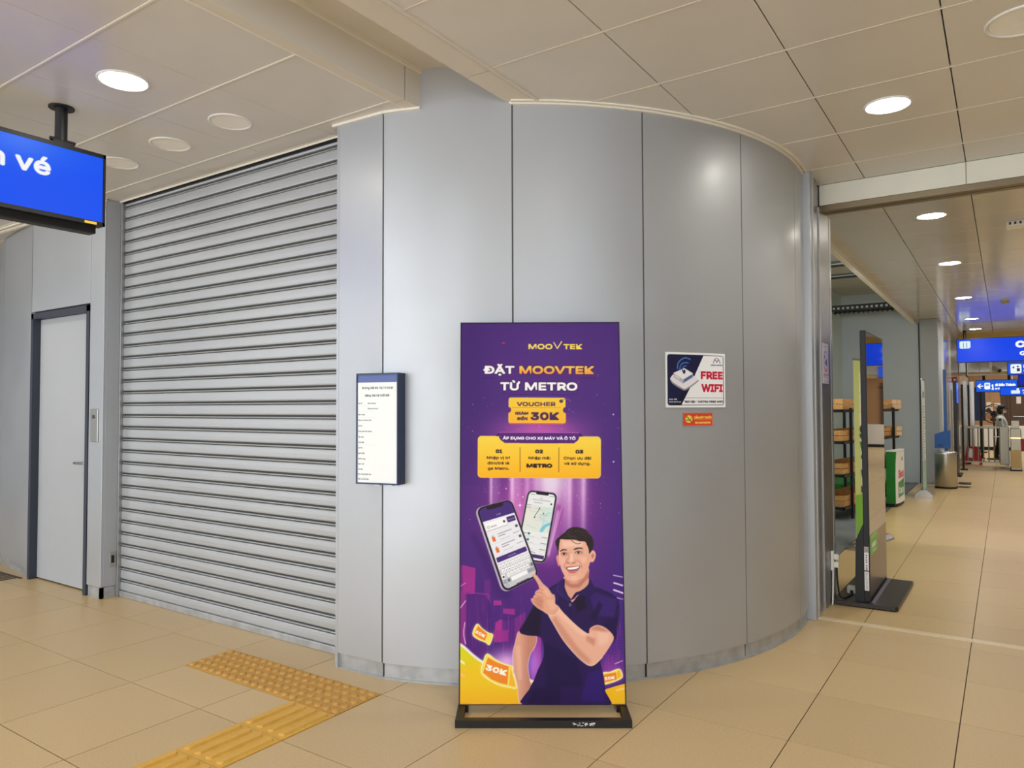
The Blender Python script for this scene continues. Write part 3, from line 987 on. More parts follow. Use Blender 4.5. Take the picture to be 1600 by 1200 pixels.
blend((1 - np.abs(X - 850) / 190) * .45 * np.exp(-((Y - 590) / 130) ** 2), (104, 66, 152))
blend(np.exp(-((X - 732) / 30.) ** 2) * .5 * (Y < 760), (66, 34, 112))
blend(np.clip((Y - 760) / 300, 0, 1) * .55, (80, 34, 128))
blend(np.clip((X - 925) / 50, 0, 1) * .6 * np.exp(-((Y - 900) / 200) ** 2), (62, 36, 126))
blend(.95 * np.exp(-(((X - 842) / 62) ** 2 + ((Y - 676) / 24) ** 2)), (196, 92, 182))
blend(.75 * np.exp(-(((X - 845) / 78) ** 2 + ((Y - 775) / 62) ** 2)), (190, 70, 172))
blend(.45 * np.exp(-(((X - 850) / 85) ** 2 + ((Y - 850) / 70) ** 2)), (150, 48, 150))
fade = np.clip((Y - 744) / 4, 0, 1) * np.clip((890 - Y) / 120, 0, 1)
for x, w, a in ((764, 2.5, .75), (770, 8, .3), (798, 4, .95), (806, 9, .5), (822, 5, .6), (836, 6, .5), (858, 11, 1.2), (862, 22, .5), (884, 7, .5), (890, 4, .8), (912, 4, .75), (908, 12, .35)):
    blend(a * np.exp(-((X - x) / w) ** 2) * fade ** (1.1), (238, 190, 240))
blend(1.0 * np.exp(-(((X - 860) / 22) ** 2 + ((Y - 752) / 30) ** 2)), (232, 216, 238))
blend(.8 * np.exp(-(((X - 812) / 26) ** 2 + ((Y - 820) / 45) ** 2)), (222, 120, 200))
# glitter
for k in range(420):
    if k < 330:
        x = rng.normal(842, 52); y = 745 + abs(rng.normal(0, 55))
        a = rng.uniform(.2, .95) * max(0, 1 - (y - 745) / 170)
        r = rng.choice([.35, .45, .6, .9], p=[.4, .35, .2, .05])
    else:
        x, y = rng.uniform(716, 976), rng.uniform(580, 840)
        a, r = rng.uniform(.3, .9), rng.choice([.35, .5, .65])
    blend(a * np.exp(-(((X - x) ** 2 + (Y - y) ** 2) / (r * r))), (255, 236, 255)) if False else None
    i, j = int((x - K.x0) * K.res), int((y - K.y0) * K.res)
    if 2 < i < K.w - 3 and 2 < j < K.h - 3:
        sub = K.img[j - 2:j + 3, i - 2:i + 3]
        wgt = a * np.exp(-(((K.X[j - 2:j + 3, i - 2:i + 3] - x) ** 2 + (K.Y[j - 2:j + 3, i - 2:i + 3] - y) ** 2) / (r * r)))
        sub += wgt[..., None] * (np.array((255, 232, 255)) - sub)
for x, y, r in ((810.5, 791, 1.6), (959.5, 648, 1.2), (960, 722, 1.2), (815, 778, 1.0), (788, 765, 1.0)):
    K.fill(ell(x, y, r, r, n=12), (255, 240, 255), 1, .35)
K.line([(806, 791), (815, 791)], .6, (255, 230, 250), .8, .3); K.line([(810.5, 786.5), (810.5, 795.5)], .6, (255, 230, 250), .8, .3)
# skyline
def C5(*p): return [(700 + a / 4., 850 + b / 4.) for a, b in p]
for pts, col, a in ((C5((60, 150), (78, 140), (78, 640), (60, 640)), (120, 40, 128), .9), (C5((75, 140), (158, 160), (155, 318), (100, 312), (78, 420)), (164, 46, 142), .95),
                    (C5((62, 300), (100, 318), (100, 700), (62, 640)), (140, 44, 136), .9),
                    (C5((100, 318), (240, 322), (240, 720), (100, 700)), (84, 34, 122), .95), (C5((215, 232), (255, 228), (255, 380), (215, 330)), (108, 40, 132), .9),
                    (C5((240, 345), (255, 400), (256, 640), (240, 640)), (74, 32, 120), .9), (C5((276, 360), (326, 360), (326, 390), (276, 390)), (168, 50, 144), .95),
                    (C5((276, 390), (330, 390), (330, 600), (270, 600)), (80, 36, 126), .9), (C5((336, 410), (412, 412), (412, 450), (336, 440)), (160, 46, 142), .95),
                    (C5((286, 500), (320, 478), (356, 495), (356, 620), (280, 620)), (172, 48, 146), .95), (C5((330, 485), (430, 475), (430, 700), (330, 700)), (92, 36, 128), .85),
                    (C5((276, 545), (372, 545), (372, 615), (276, 615)), (158, 44, 142), .8), (C5((410, 470), (480, 430), (480, 700), (410, 700)), (126, 42, 136), .85),
                    (C5((530, 580), (580, 570), (580, 860), (520, 860)), (150, 46, 146), .9)):
    K.fill(pts, col, a, .3)
K.line(C5((100, 318), (160, 316), (240, 322), (243, 350)), .8, (196, 70, 160), .9, .2)
for k in range(46):
    x = rng.uniform(728, 836); y0 = rng.uniform(930, 1010)
    K.line([(x, y0), (x, y0 + rng.uniform(8, 40))], .5, (196, 90, 180), rng.uniform(.15, .45))
for k in range(26):
    x = rng.uniform(946, 978); y0 = rng.uniform(965, 1040)
    K.line([(x, y0), (x, y0 + rng.uniform(8, 30))], .6, (180, 70, 170), rng.uniform(.3, .6))
for y in np.arange(985, 1055, 3.2):
    K.line([(946, y), (979, y + 1)], .7, (176, 60, 170), .35)
blend(.95 * np.exp(-(((X - 790) / 26) ** 2 + ((Y - 1036) / 17) ** 2)), (232, 176, 240))
blend(.7 * np.exp(-(((X - 834) / 14) ** 2 + ((Y - 1040) / 34) ** 2)), (196, 130, 236))
blend(.5 * np.exp(-(((X - 956) / 20) ** 2 + ((Y - 1045) / 20) ** 2)), (190, 80, 190))
for a, b, w in (((960, 899), (975, 902), 1.2), ((961, 911), (975, 915), 2.2), ((961, 922), (976, 927), 2.4), ((966, 934), (977, 937), .9), ((963, 1037), (975, 1032), 1.0), ((715, 953), (724, 941), 1.2)):
    K.line([a, b], w, (250, 224, 250), .95, .3)
K.line(smooth_pts([(723, 975), (721, 992), (724, 1008)], 5, False), 1.6, (236, 200, 240), .9, .4)
K.line([(716, 918), (724, 913)], 1.2, (220, 180, 236), .7, .3)
# yellow sweep
sw = smooth_pts([(706, 1004), (722, 1014), (736, 1026), (752, 1037), (775, 1046), (800, 1056), (850, 1075), (860, 1110)], 6, False)
low = np.vstack([sw, [(860, 1112), (706, 1112)]])
K.fill(low, (246, 200, 36))
t = K.mask(low)
K.img += (t * np.clip(1 - (Y - 1006) / 46, 0, 1) * np.clip(1.3 - (X - 715) / 50, 0, 1))[..., None] * .95 * (np.array((206, 226, 20.)) - K.img)
K.img += (t * np.clip((Y - 1070) / 40, 0, 1))[..., None] * .8 * (np.array((252, 176, 34.)) - K.img)
K.line(sw + (0, -.5), 4.0, (250, 240, 240), 1, .7)
K.fill([(714, 1032), (722, 1036), (724, 1041), (714, 1037)], (236, 250, 190), .95); K.fill([(714, 1053), (724, 1058), (724, 1061), (714, 1057)], (255, 200, 120), .9)
K.fill([(938, 1082), (950, 1076), (966, 1071), (986, 1066), (986, 1110), (938, 1110)], (250, 190, 30))
K.line([(966, 1078), (978, 1075)], 2.4, (255, 216, 150), .9, .3)
# vouchers flying about


def ticket(out, inner, lab, size, rot, tail=None):
    o = smooth_pts(out, 4)
    K.fill(o, (255, 246, 150), .9, 2.0); K.fill(o, (252, 226, 96)); K.line(o, .9, (255, 252, 220), 1, .2, True)
    K.fill(inner, (244, 140, 44))
    if tail is not None:
        K.fill(tail, (250, 186, 50))
    K.text(lab, size[0], size[1], size[2], size[3], (255, 252, 240), bold=size[3] * .18, rot=rot)


ticket(C5((172, 508), (200, 535), (240, 562), (270, 572), (266, 600), (248, 638), (225, 622), (180, 605), (144, 578), (150, 540)),
       C5((176, 520), (236, 568), (222, 612), (180, 594), (152, 572)), '30K', (739.0, 756.5, 990.5, 5.6), .45)
ticket(C5((236, 694), (290, 730), (350, 758), (398, 770), (400, 800), (410, 840), (422, 905), (380, 900), (330, 892), (270, 868), (200, 815), (212, 740)),
       C5((240, 716), (300, 748), (374, 772), (366, 884), (320, 876), (262, 852), (210, 812)), '30K', (755.5, 791, 1047.5, 10.5), .27,
       C5((386, 780), (404, 842), (420, 898), (376, 888)))
ticket([(943, 1052), (955, 1050), (970, 1045), (975, 1055), (972, 1060), (958, 1066), (944, 1068)], [(945, 1054), (965, 1050), (966, 1061), (946, 1066)], '30K', (946.5, 963.5, 1062.5, 5.6), -.16,
       [(966, 1049), (971, 1047), (973, 1057), (967, 1060)])
# heading
K.text('MOO', 823, 861.8, 545.6, 10.2, (252, 226, 92), bold=1.35)
K.line([(863.8, 535.6), (869.6, 545.0), (876.4, 534.0)], 1.7, (250, 232, 110))
K.text('TEK', 879, 909.5, 545.6, 10.2, (252, 226, 92), bold=1.35)
K.fill(ell(783, 536.6, 3.4, .7, 0), (214, 50, 90)); K.fill([(780, 537), (783, 535.6), (786, 537)], (220, 60, 100))
for x0, y0, x1, y1 in ((752, 562, 934, 592), (776, 588, 908, 616)):
    K.fill(rrect(x0, y0, x1, y1, 8), (90, 40, 128), .35, 1.0)
for a, b in (((750, 591.5), (768, 591.5)), ((906, 591), (933, 591))):
    K.line([a, b], .9, (58, 24, 100), .8, .2)
K.line(smooth_pts([(905, 608), (900, 616), (880, 617.5), (840, 617), (790, 617), (780, 613)], 5, False), .9, (58, 24, 100), .7, .2)
K.text('ĐẶT', 750.5, 801, 584.2, 15.4, (252, 250, 252), bold=2.2, halo=((52, 28, 70), 1.0, .9))
K.text('MOOVTEK', 808.5, 928.5, 584.2, 15.4, None, bold=2.2, grad=((253, 226, 96), (247, 158, 76)), halo=((60, 30, 70), 1.0, .9))
K.text('TỪ', 778, 810, 610, 15.6, (252, 250, 252), bold=2.2, halo=((52, 28, 70), 1.0, .9))
K.text('METRO', 817.5, 902, 610, 15.6, (252, 250, 252), bold=2.2, halo=((52, 28, 70), 1.0, .9))
# voucher tag
tagp = rrect(792, 622.5, 882.5, 661.5, 3)
K.fill(tagp + (0, 2.3), (226, 106, 44)); K.fill(rrect(791, 640, 884, 663, 3), (230, 116, 48), .8)
mk = K.fill(tagp, (252, 208, 64))
K.img += (mk * np.clip((Y - 630) / 34, 0, 1))[..., None] * (np.array((252, 182, 44.)) - K.img)
K.line(tagp, .7, (255, 236, 150), .9, .1, True)
for x in (791, 883.4):
    K.fill(ell(x, 641.5, 4.6, 4.6), (88, 44, 132)); K.line(ell(x, 641.5, 4.6, 4.6), .7, (196, 100, 70), .8, 0, True, clip=K.mask(rrect(791.5, 630, 883, 655, 1)))
K.fill(ell(876, 627.6, 3.2, 2.6), (84, 50, 76)); K.line(smooth_pts([(877, 627), (882, 624), (888, 625), (891, 628)], 4, False), 1.1, (140, 92, 160), .9)
K.text('VOUCHER', 804.7, 867, 635.2, 8.0, (88, 50, 86), bold=1.1)
for x in np.arange(798, 876, 3.0):
    K.line([(x, 637.8), (x + 1.5, 637.8)], .6, (150, 96, 50), .9)
K.text('GIẢM', 802, 823.6, 648.6, 4.9, (74, 40, 80), bold=1.15); K.text('ĐẾN', 805, 822.2, 657, 4.9, (74, 40, 80), bold=1.15)
K.text('30K', 826.8, 872.6, 656.4, 14.6, (76, 42, 88), bold=2.3)
# yellow card
card = rrect(742.5, 682.8, 939.5, 748, 6)
K.fill(card + (0, .6), (214, 120, 90), .7)
mk = K.fill(card, (253, 216, 72))
K.img += (mk * np.clip((Y - 690) / 58, 0, 1))[..., None] * (np.array((253, 184, 30.)) - K.img)
K.line(card, .6, (255, 236, 160), .7, 0, True)
K.fill([(771, 683), (776, 677), (906, 677), (911, 683)], (50, 22, 96)); K.fill(np.vstack([[(775, 677), (906, 677)], smooth_pts([(906, 677), (904, 687), (898, 692), (888, 693.5), (794, 693.5), (784, 692), (777, 686), (775, 677)], 4, False)]), (88, 38, 120))
K.line([(776, 677), (905, 677)], .8, (220, 120, 200), .9, .2)
K.text('ÁP DỤNG CHO XE MÁY VÀ Ô TÔ', 782.3, 899.3, 687.9, 5.7, (252, 248, 252), bold=.95)
dk = (64, 34, 42)
for t_, x0, x1, b, cp, bo in (('01', 771.2, 782, 708.9, 6.4, 1.5), ('02', 834.6, 847.2, 708.9, 6.4, 1.5), ('03', 899, 911.6, 708.9, 6.4, 1.5), ('METRO', 820.6, 862, 731.4, 7.1, 1.6),
                          ('Nhập vị trí', 756.8, 794.6, 718.7, 5.5, .7), ('đón/trả là', 758, 793, 727, 5.5, .7), ('ga Metro.', 758.5, 793, 735.4, 5.5, .7),
                          ('Nhập mã:', 823.8, 859, 718.7, 5.5, .7), ('Chọn ưu đãi', 880, 924.2, 718.7, 5.5, .7), ('và sử dụng.', 881, 923.4, 727, 5.5, .7)):
    K.text(t_, x0, x1, b, cp, dk if bo < 1 else (44, 24, 34), bold=bo)
for x in (810.3, 872.4):
    K.line([(x, 700.6), (x, 738.5)], 1.0, (120, 78, 40), .95)
# the two phones
def phone(q, dark_left, paint):
    h = homog([(0, 0), (1, 0), (1, 2), (0, 2)], q)
    hb = homog([(0, 0), (1, 0), (1, 2), (0, 2)], [(x - dark_left[0], y - dark_left[1]) for x, y in q])
    K.fill(hb(rrect(-.01, -.01, 1.01, 2.01, .17)), (196, 180, 204)); K.line(hb(rrect(-.01, -.01, 1.01, 2.01, .17)), .6, (110, 96, 130), .8, 0, True)
    K.fill(h(rrect(0, 0, 1, 2, .16)), (30, 22, 36)); K.line(h(rrect(0, 0, 1, 2, .16)), .5, (150, 140, 160), .7, 0, True)
    scr = K.mask(h(rrect(.05, .045, .95, 1.955, .12)))
    paint(h, scr)


def rect(h, x0, y0, x1, y1, r=0.0):
    return h(rrect(x0, y0, x1, y1, r) if r else np.array([(x0, y0), (x1, y0), (x1, y1), (x0, y1)]))


QB = [(823.5, 767), (870.5, 772.3), (851, 882), (803, 873.5)]
QF = [(740, 796.5), (796.5, 781.5), (842, 900.5), (785.5, 928)]
K.fill([(868, 788), (879, 792), (880, 800), (862, 860), (852, 880), (846, 878)], (150, 60, 150), .5, 1.5)
K.line([(878, 792), (862, 850), (856, 872)], 1.0, (240, 170, 230), .9, .5)
K.line([(872, 800), (856, 868)], 2.6, (240, 206, 244), .85, 1.4)


def back_screen(h, scr):
    K.lay(scr, (238, 240, 242))
    K.fill(rect(h, .05, .42, .95, 1.16), (228, 234, 226), 1, 0, scr)
    K.fill(rect(h, .05, .42, .30, .95), (236, 232, 224), .8, 2, scr); K.fill(h([(.62, .5), (.95, .42), (.95, 1.0), (.7, 1.1)]), (212, 234, 228), .9, 1, scr)
    K.fill(h(smooth_pts([(.64, 1.14), (.70, .98), (.86, .88), (.96, .86), (.96, .93), (.82, 1.0), (.74, 1.15)], 4)), (126, 204, 222), 1, .2, scr)
    K.line(h(smooth_pts([(.96, .60), (.8, .58), (.78, .68), (.62, .68), (.56, .76), (.72, .80), (.70, .94)], 4, False)), .6, (150, 200, 210), .9, 0, False, scr)
    for k in range(9):
        x, y = rng.uniform(.06, .7), rng.uniform(.45, 1.1)
        K.line(h(smooth_pts([(x, y), (x + .15, y + rng.uniform(-.1, .1)), (x + .35, y + rng.uniform(-.15, .15))], 4, False)), .35, (176, 180, 176), .8, 0, False, scr)
    K.line(h(smooth_pts([(.50, .50), (.47, .58), (.42, .66), (.39, .74), (.40, .78)], 4, False)), .9, (84, 88, 92), 1, 0, False, scr)
    for p in ((.5, .49), (.39, .77), (.66, .63)):
        K.fill(h(ell(p[0], p[1], .02, .02)), (50, 54, 60), 1, 0, scr)
    K.fill(rect(h, .29, .0, .72, .095, .04), (30, 22, 36))
    for x0, y0, x1 in ((.12, .11, .26), (.76, .11, .92), (.46, .2, .54), (.22, .255, .82), (.28, .335, .56), (.06, .43, .2), (.06, .5, .22)):
        K.line(h([(x0, y0), (x1, y0)]), .8, (130, 134, 144), .8, 0, False, scr)
    K.fill(h(ell(.86, .33, .03, .03)), (70, 72, 80), 1, 0, scr)
    for k in range(3):
        y = 1.25 + k * .17
        K.fill(h(ell(.30, y, .045, .035)), (54, 130, 104), 1, 0, scr); K.line(h([(.14, y), (.22, y)]), .8, (70, 74, 80), .9, 0, False, scr)
        K.line(h([(.74, y + .05), (.92, y + .05)]), .9, (110, 112, 120), .9, 0, False, scr); K.line(h([(.2, y + .07), (.5, y + .07)]), .5, (176, 178, 184), .9, 0, False, scr)
        K.line(h([(.05, y + .1), (.95, y + .1)]), .3, (200, 204, 208), .9, 0, False, scr)
    K.line(h([(.4, 1.73), (.62, 1.76)]), .9, (110, 112, 120), .9, 0, False, scr)
    K.fill(rect(h, .2, 1.80, .93, 1.90), (70, 44, 104), 1, 0, scr)


phone(QB, (0.3, 0), back_screen)
K.fill([(730, 838), (738, 834), (800, 930), (790, 940), (775, 932)], (48, 22, 88), .35, 3)


def front_screen(h, scr):
    K.lay(scr, (240, 240, 246))
    K.fill(rect(h, .05, .04, .95, .36), (74, 44, 124), 1, 0, scr)
    K.fill(rect(h, .26, .0, .72, .115, .05), (38, 26, 34))
    K.text('Ưu đãi', .44, .58, .30, .055, (250, 248, 252), bold=.018, mapf=h)
    K.fill(rect(h, .09, .41, .66, .60, .02), (252, 252, 254), 1, 0, scr); K.line(h([(.09, .6), (.66, .6)]), .5, (120, 110, 140), .9, 0, False, scr); K.line(h([(.66, .43), (.66, .6)]), .4, (180, 176, 196), .9, 0, False, scr)
    K.line(h(ell(.15, .52, .028, .03)), .5, (120, 110, 140), 1, 0, True); K.text('METRO', .21, .37, .545, .05, (70, 64, 90), bold=.012, mapf=h)
    K.fill(h(ell(.59, .49, .03, .033)), (72, 70, 84)); K.fill(rect(h, .68, .41, .92, .55, .02), (72, 42, 116)); K.text('Áp dụng', .71, .89, .50, .05, (244, 240, 250), bold=.01, mapf=h)
    for k in range(2):
        y = .74 + k * .265
        K.fill(h(rrect(.14, y + .03, .22, y + .14, .01)), (236, 110, 50), 1, .1, scr); K.line(h([(.15, y + .03), (.20, y + .0)]), .8, (90, 70, 90), .9)
        K.line(h([(.32, y + .0), (.70, y - .01)]), 1.0, (92, 84, 116), .75, .15); K.line(h([(.32, y + .055), (.50, y + .05)]), 1.1, (92, 84, 116), .75, .15)
        K.line(h([(.32, y + .14), (.60, y + .135)]), .6, (170, 168, 186), .9, .1); K.line(h([(.72, y + .10), (.90, y + .09)]), .7, (130, 124, 150), .9, .1)
        K.fill(rect(h, .84, y - .08, .91, y - .02), (70, 64, 84), 1, .15)
        K.line(h([(.07, y + .19), (.93, y + .19)]), .3, (206, 204, 216), .9)
    K.fill(rect(h, .08, 1.24, .92, 1.355, .02), (76, 46, 126)); K.text('XÁC NHẬN', .38, .60, 1.32, .04, (244, 240, 250), bold=.008, mapf=h)
    K.fill(rect(h, .03, 1.40, .97, 1.97), (206, 206, 214), 1, 0, scr)
    for r, (row, x0, nx) in enumerate((('QWERTYUIOP', .06, 10), ('ASDFGHJKL', .10, 9), ('ZXCVBNM', .20, 7))):
        for i, ch in enumerate(row):
            x = x0 + i * .0885; y = 1.415 + r * .113
            K.fill(rect(h, x + .008, y, x + .08, y + .092, .012), (250, 250, 252), 1, 0, scr)
            K.text(ch, x + .026, x + .062, y + .072, .05, (60, 58, 66), bold=.012, mapf=h)
    K.fill(rect(h, .07, 1.641, .15, 1.733, .012), (250, 250, 252), 1, 0, scr); K.fill(h([(.11, 1.66), (.14, 1.69), (.12, 1.715), (.10, 1.715), (.08, 1.69)]), (40, 38, 46))
    K.fill(rect(h, .86, 1.641, .95, 1.733, .012), (160, 162, 172), 1, 0, scr); K.fill(rect(h, .885, 1.665, .93, 1.71), (90, 92, 100), 1, .1)
    K.fill(rect(h, .07, 1.755, .15, 1.845, .012), (164, 166, 176), 1, 0, scr); K.fill(rect(h, .165, 1.755, .26, 1.845, .012), (164, 166, 176), 1, 0, scr)
    K.fill(h(ell(.21, 1.80, .022, .024)), (60, 60, 70)); K.fill(rect(h, .275, 1.755, .725, 1.845, .012), (250, 250, 252), 1, 0, scr); K.fill(rect(h, .74, 1.755, .95, 1.845, .012), (160, 162, 172), 1, 0, scr)
    K.line(h(ell(.14, 1.89, .03, .03)), .5, (110, 110, 120), 1, 0, True); K.line(h([(.36, 1.945), (.70, 1.945)]), .9, (40, 36, 46))


phone(QF, (2.2, -.6), front_screen)
# the smiling man in a dark polo shirt
def Bz(*p): return [(780 + a / 3.4286, 800 + b / 3.4286) for a, b in p]
def Fz(*p): return [(855 + a / 10.91, 815 + b / 10.91) for a, b in p]
def Hz(*p): return [(820 + a / 12., 880 + b / 12.) for a, b in p]
SK, SKS, SKH = (236, 178, 152), (206, 136, 112), (250, 208, 186)
larm = smooth_pts(Bz((102, 645), (150, 660), (196, 672), (190, 720), (162, 768), (150, 830), (160, 900), (168, 940), (146, 1040), (110, 1040), (94, 930), (74, 850), (70, 760), (84, 700)), 5)
K.line(larm, 1.6, (250, 232, 240), .9, .4, True)
mk = K.fill(larm, (226, 164, 138))
K.img += (mk * np.clip((X - 811) / 14, 0, 1) * .55)[..., None] * (np.array((176, 110, 92.)) - K.img)
K.fill(Bz((80, 720), (110, 720), (118, 900), (100, 900)), (244, 192, 168), .5, 1.5, mk)
shirt = smooth_pts(Bz((352, 362), (312, 384), (262, 412), (214, 442), (178, 505), (140, 575), (103, 645), (150, 666), (208, 670), (234, 700), (236, 780), (205, 850), (184, 905), (158, 955), (136, 1045), (580, 1045), (575, 960), (566, 880), (548, 800), (556, 730), (590, 680), (626, 690), (645, 620), (657, 530), (648, 478), (615, 440), (570, 420), (510, 396), (490, 364), (440, 400)), 3)
mk = K.fill(shirt, (42, 22, 78))
for p, c, a, b in ((Bz((105, 640), (180, 500), (230, 470), (215, 668)), (28, 16, 40), .8, 4), (Bz((300, 520), (420, 620), (470, 800), (350, 700)), (30, 18, 44), .85, 4), (Bz((235, 700), (420, 790), (450, 930), (250, 940)), (30, 16, 62), .7, 6),
                   (Bz((480, 420), (640, 470), (620, 560), (520, 560)), (62, 34, 116), .75, 4), (Bz((300, 400), (340, 390), (300, 500), (240, 460)), (58, 30, 104), .7, 3), (Bz((480, 860), (560, 840), (575, 1020), (440, 1010)), (52, 28, 112), .8, 5),
                   (Bz((180, 950), (330, 930), (330, 1030), (150, 1030)), (30, 14, 56), .7, 5), (Bz((520, 590), (560, 500), (540, 480), (490, 560)), (34, 18, 60), .8, 2), (Bz((400, 470), (460, 440), (470, 520), (420, 540)), (30, 18, 40), .8, 3), (Bz((560, 600), (640, 560), (630, 660)), (34, 18, 66), .6, 3)):
    K.fill(p, c, a, b / 3.4, mk)
K.line(Bz((380, 470), (384, 620)), .7, (30, 16, 50), .7, .3)
K.line(smooth_pts(Bz((655, 480), (652, 550), (636, 640)), 4, False), .8, (140, 100, 180), .55, .4); K.line(smooth_pts(Bz((226, 442), (180, 508), (112, 630)), 4, False), .8, (120, 80, 170), .6, .4)
K.line(Bz((105, 640), (150, 660), (205, 668)), 1.0, (24, 12, 36), .9, .3)
# neck, collar
K.fill(smooth_pts(Fz((300, 930), (298, 1110), (350, 1250), (400, 1345), (440, 1380), (520, 1280), (610, 1200), (725, 1090), (715, 960), (716, 800), (560, 900)), 4), (222, 160, 136))
K.fill(Fz((310, 990), (400, 1070), (520, 1070), (640, 960), (715, 840), (715, 960), (560, 1130), (420, 1140), (310, 1080)), (186, 116, 98), .85, .9)
K.fill(smooth_pts(Bz((352, 362), (322, 378), (312, 420), (345, 462), (372, 480), (386, 470), (352, 425)), 3), (52, 28, 96)); K.fill(smooth_pts(Bz((488, 362), (505, 380), (518, 415), (500, 452), (455, 450), (425, 446), (404, 466), (386, 474), (398, 452), (412, 434), (432, 427), (460, 410), (480, 388)), 3), (44, 24, 84))
K.line(smooth_pts(Bz((350, 366), (348, 425), (386, 470), (414, 434)), 4, False), .9, (24, 12, 38), .9, .2); K.line(smooth_pts(Bz((318, 384), (312, 420), (340, 458)), 4, False), .6, (110, 76, 160), .7, .2); K.line(smooth_pts(Bz((500, 372), (516, 410)), 4, False), .6, (110, 76, 160), .7, .2)
K.line(Bz(*[(381 + 5 * math.cos(q), 500 + 7 * math.sin(q)) for q in np.linspace(0, 6.28, 10)]), .6, (196, 180, 206), 1)
# face
K.fill(smooth_pts(Fz((160, 590), (150, 630), (160, 680), (182, 755), (206, 770), (214, 690), (196, 600)), 4), (226, 150, 140))
K.fill(smooth_pts(Fz((728, 560), (770, 500), (812, 505), (840, 560), (832, 625), (800, 690), (762, 698), (725, 690)), 4), (240, 176, 156)); K.fill(smooth_pts(Fz((765, 570), (800, 560), (806, 600), (776, 640)), 4), (176, 100, 88), .8, .6)
face = smooth_pts(Fz((214, 300), (196, 400), (190, 520), (196, 640), (214, 740), (246, 840), (300, 940), (345, 1000), (400, 1035), (460, 1042), (530, 1025), (610, 975), (670, 890), (712, 800), (738, 690), (738, 560), (722, 440), (670, 350), (560, 300), (350, 290)), 4)
mk = K.fill(face, SK)
for p, c, a, b in ((Fz((250, 340), (620, 350), (600, 440), (260, 450)), SKH, .8, 2.2), (Fz((590, 620), (720, 560), (735, 690), (690, 850), (600, 950), (580, 820)), (232, 166, 140), .6, 2.2), (Fz((230, 640), (310, 630), (320, 720), (240, 740)), (246, 186, 172), .9, 1.8), (Fz((560, 610), (690, 600), (680, 700), (600, 720)), (248, 190, 172), .9, 1.8),
                   (Fz((395, 560), (435, 560), (445, 690), (385, 690)), (250, 206, 184), .9, 1.0), (Fz((400, 940), (520, 930), (520, 1000), (410, 1005)), (246, 194, 166), .8, 1.4), (Fz((200, 300), (216, 300), (206, 520), (192, 500)), (206, 140, 118), .8, .8),
                   (Fz((350, 520), (390, 520), (385, 640), (345, 690)), (214, 148, 126), .55, 1.0), (Fz((340, 1000), (460, 1045), (620, 970), (640, 1000), (480, 1075), (340, 1040)), (196, 126, 104), .8, .8), (Fz((190, 500), (212, 500), (222, 740), (205, 740)), SKH, .6, .6),
                   (Fz((240, 520), (340, 515), (340, 600), (240, 600)), (208, 140, 118), .45, 1.0), (Fz((470, 490), (630, 490), (620, 580), (480, 570)), (208, 140, 118), .4, 1.0)):
    K.fill(p, c, a, b * .75, mk)
K.fill(smooth_pts(Fz((216, 512), (262, 482), (322, 486), (338, 502), (280, 502), (226, 522)), 4), (62, 42, 40), .95, .25); K.fill(smooth_pts(Fz((452, 482), (500, 456), (585, 452), (618, 478), (550, 474), (470, 490)), 4), (62, 42, 40), .95, .25)
for cx, cy, rx, rot in ((288, 561, 48, .05), (538, 536, 58, -.02)):
    K.fill(Fz(*ell(cx, cy, rx, 17, rot)), (226, 200, 190), .9, .1); K.fill(Fz(*ell(cx, cy + 2, 21, 17)), (40, 24, 22), 1, .1)
    K.line(smooth_pts(Fz((cx - rx - 4, cy + 4), (cx - rx * .4, cy - 17), (cx + rx * .4, cy - 17), (cx + rx + 8, cy + 2)), 4, False), .9, (56, 32, 30), .95, .15)
    K.line(smooth_pts(Fz((cx - rx, cy + 16), (cx, cy + 30), (cx + rx, cy + 16)), 4, False), .7, (190, 116, 100), .7, .25)
K.line(smooth_pts(Fz((340, 640), (322, 690), (345, 722), (380, 716), (420, 735), (460, 716), (492, 706), (486, 660)), 4, False), .9, (186, 110, 96), .75, .4); K.fill(Fz(*ell(356, 716, 18, 8)), (130, 62, 56), .8, .25); K.fill(Fz(*ell(452, 710, 22, 8)), (130, 62, 56), .8, .25)
K.line(smooth_pts(Fz((336, 680), (300, 735), (292, 800)), 4, False), .9, (182, 108, 92), .75, .4); K.line(smooth_pts(Fz((512, 660), (576, 715), (594, 800)), 4, False), .9, (182, 108, 92), .75, .4)
K.fill(smooth_pts(Fz((314, 796), (350, 776), (440, 772), (520, 760), (568, 760), (562, 800), (530, 850), (470, 888), (410, 894), (360, 868)), 4), (206, 118, 116), 1, .2)
K.fill(smooth_pts(Fz((324, 797), (440, 782), (562, 766), (548, 800), (505, 828), (430, 842), (372, 838), (340, 822)), 4), (70, 28, 30), 1, .1)
K.fill(smooth_pts(Fz((340, 800), (440, 786), (552, 770), (540, 796), (500, 816), (430, 828), (372, 828)), 4), (252, 246, 244), 1, .1)
K.line(smooth_pts(Fz((360, 905), (430, 925), (520, 895)), 4, False), .8, (206, 136, 116), .6, .4)
hair = smooth_pts(Fz((138, 400), (136, 350), (162, 308), (222, 252), (290, 200), (350, 142), (430, 106), (520, 104), (604, 120), (672, 150), (732, 218), (772, 272), (798, 335), (802, 420), (778, 490), (738, 548), (722, 545), (712, 470), (682, 402), (650, 350), (560, 345), (480, 322), (410, 318), (320, 318), (228, 312), (208, 362), (196, 450), (190, 560), (178, 520), (160, 450)), 4)
mk = K.fill(hair, (44, 34, 34))
for k in range(24):
    x = rng.uniform(230, 720); y = rng.uniform(130, 280)
    K.line(smooth_pts(Fz((x, y), (x + 60, y - 18), (x + 130, y + 40)), 4, False), .5, (98, 82, 78), rng.uniform(.2, .6), .2, False, mk)
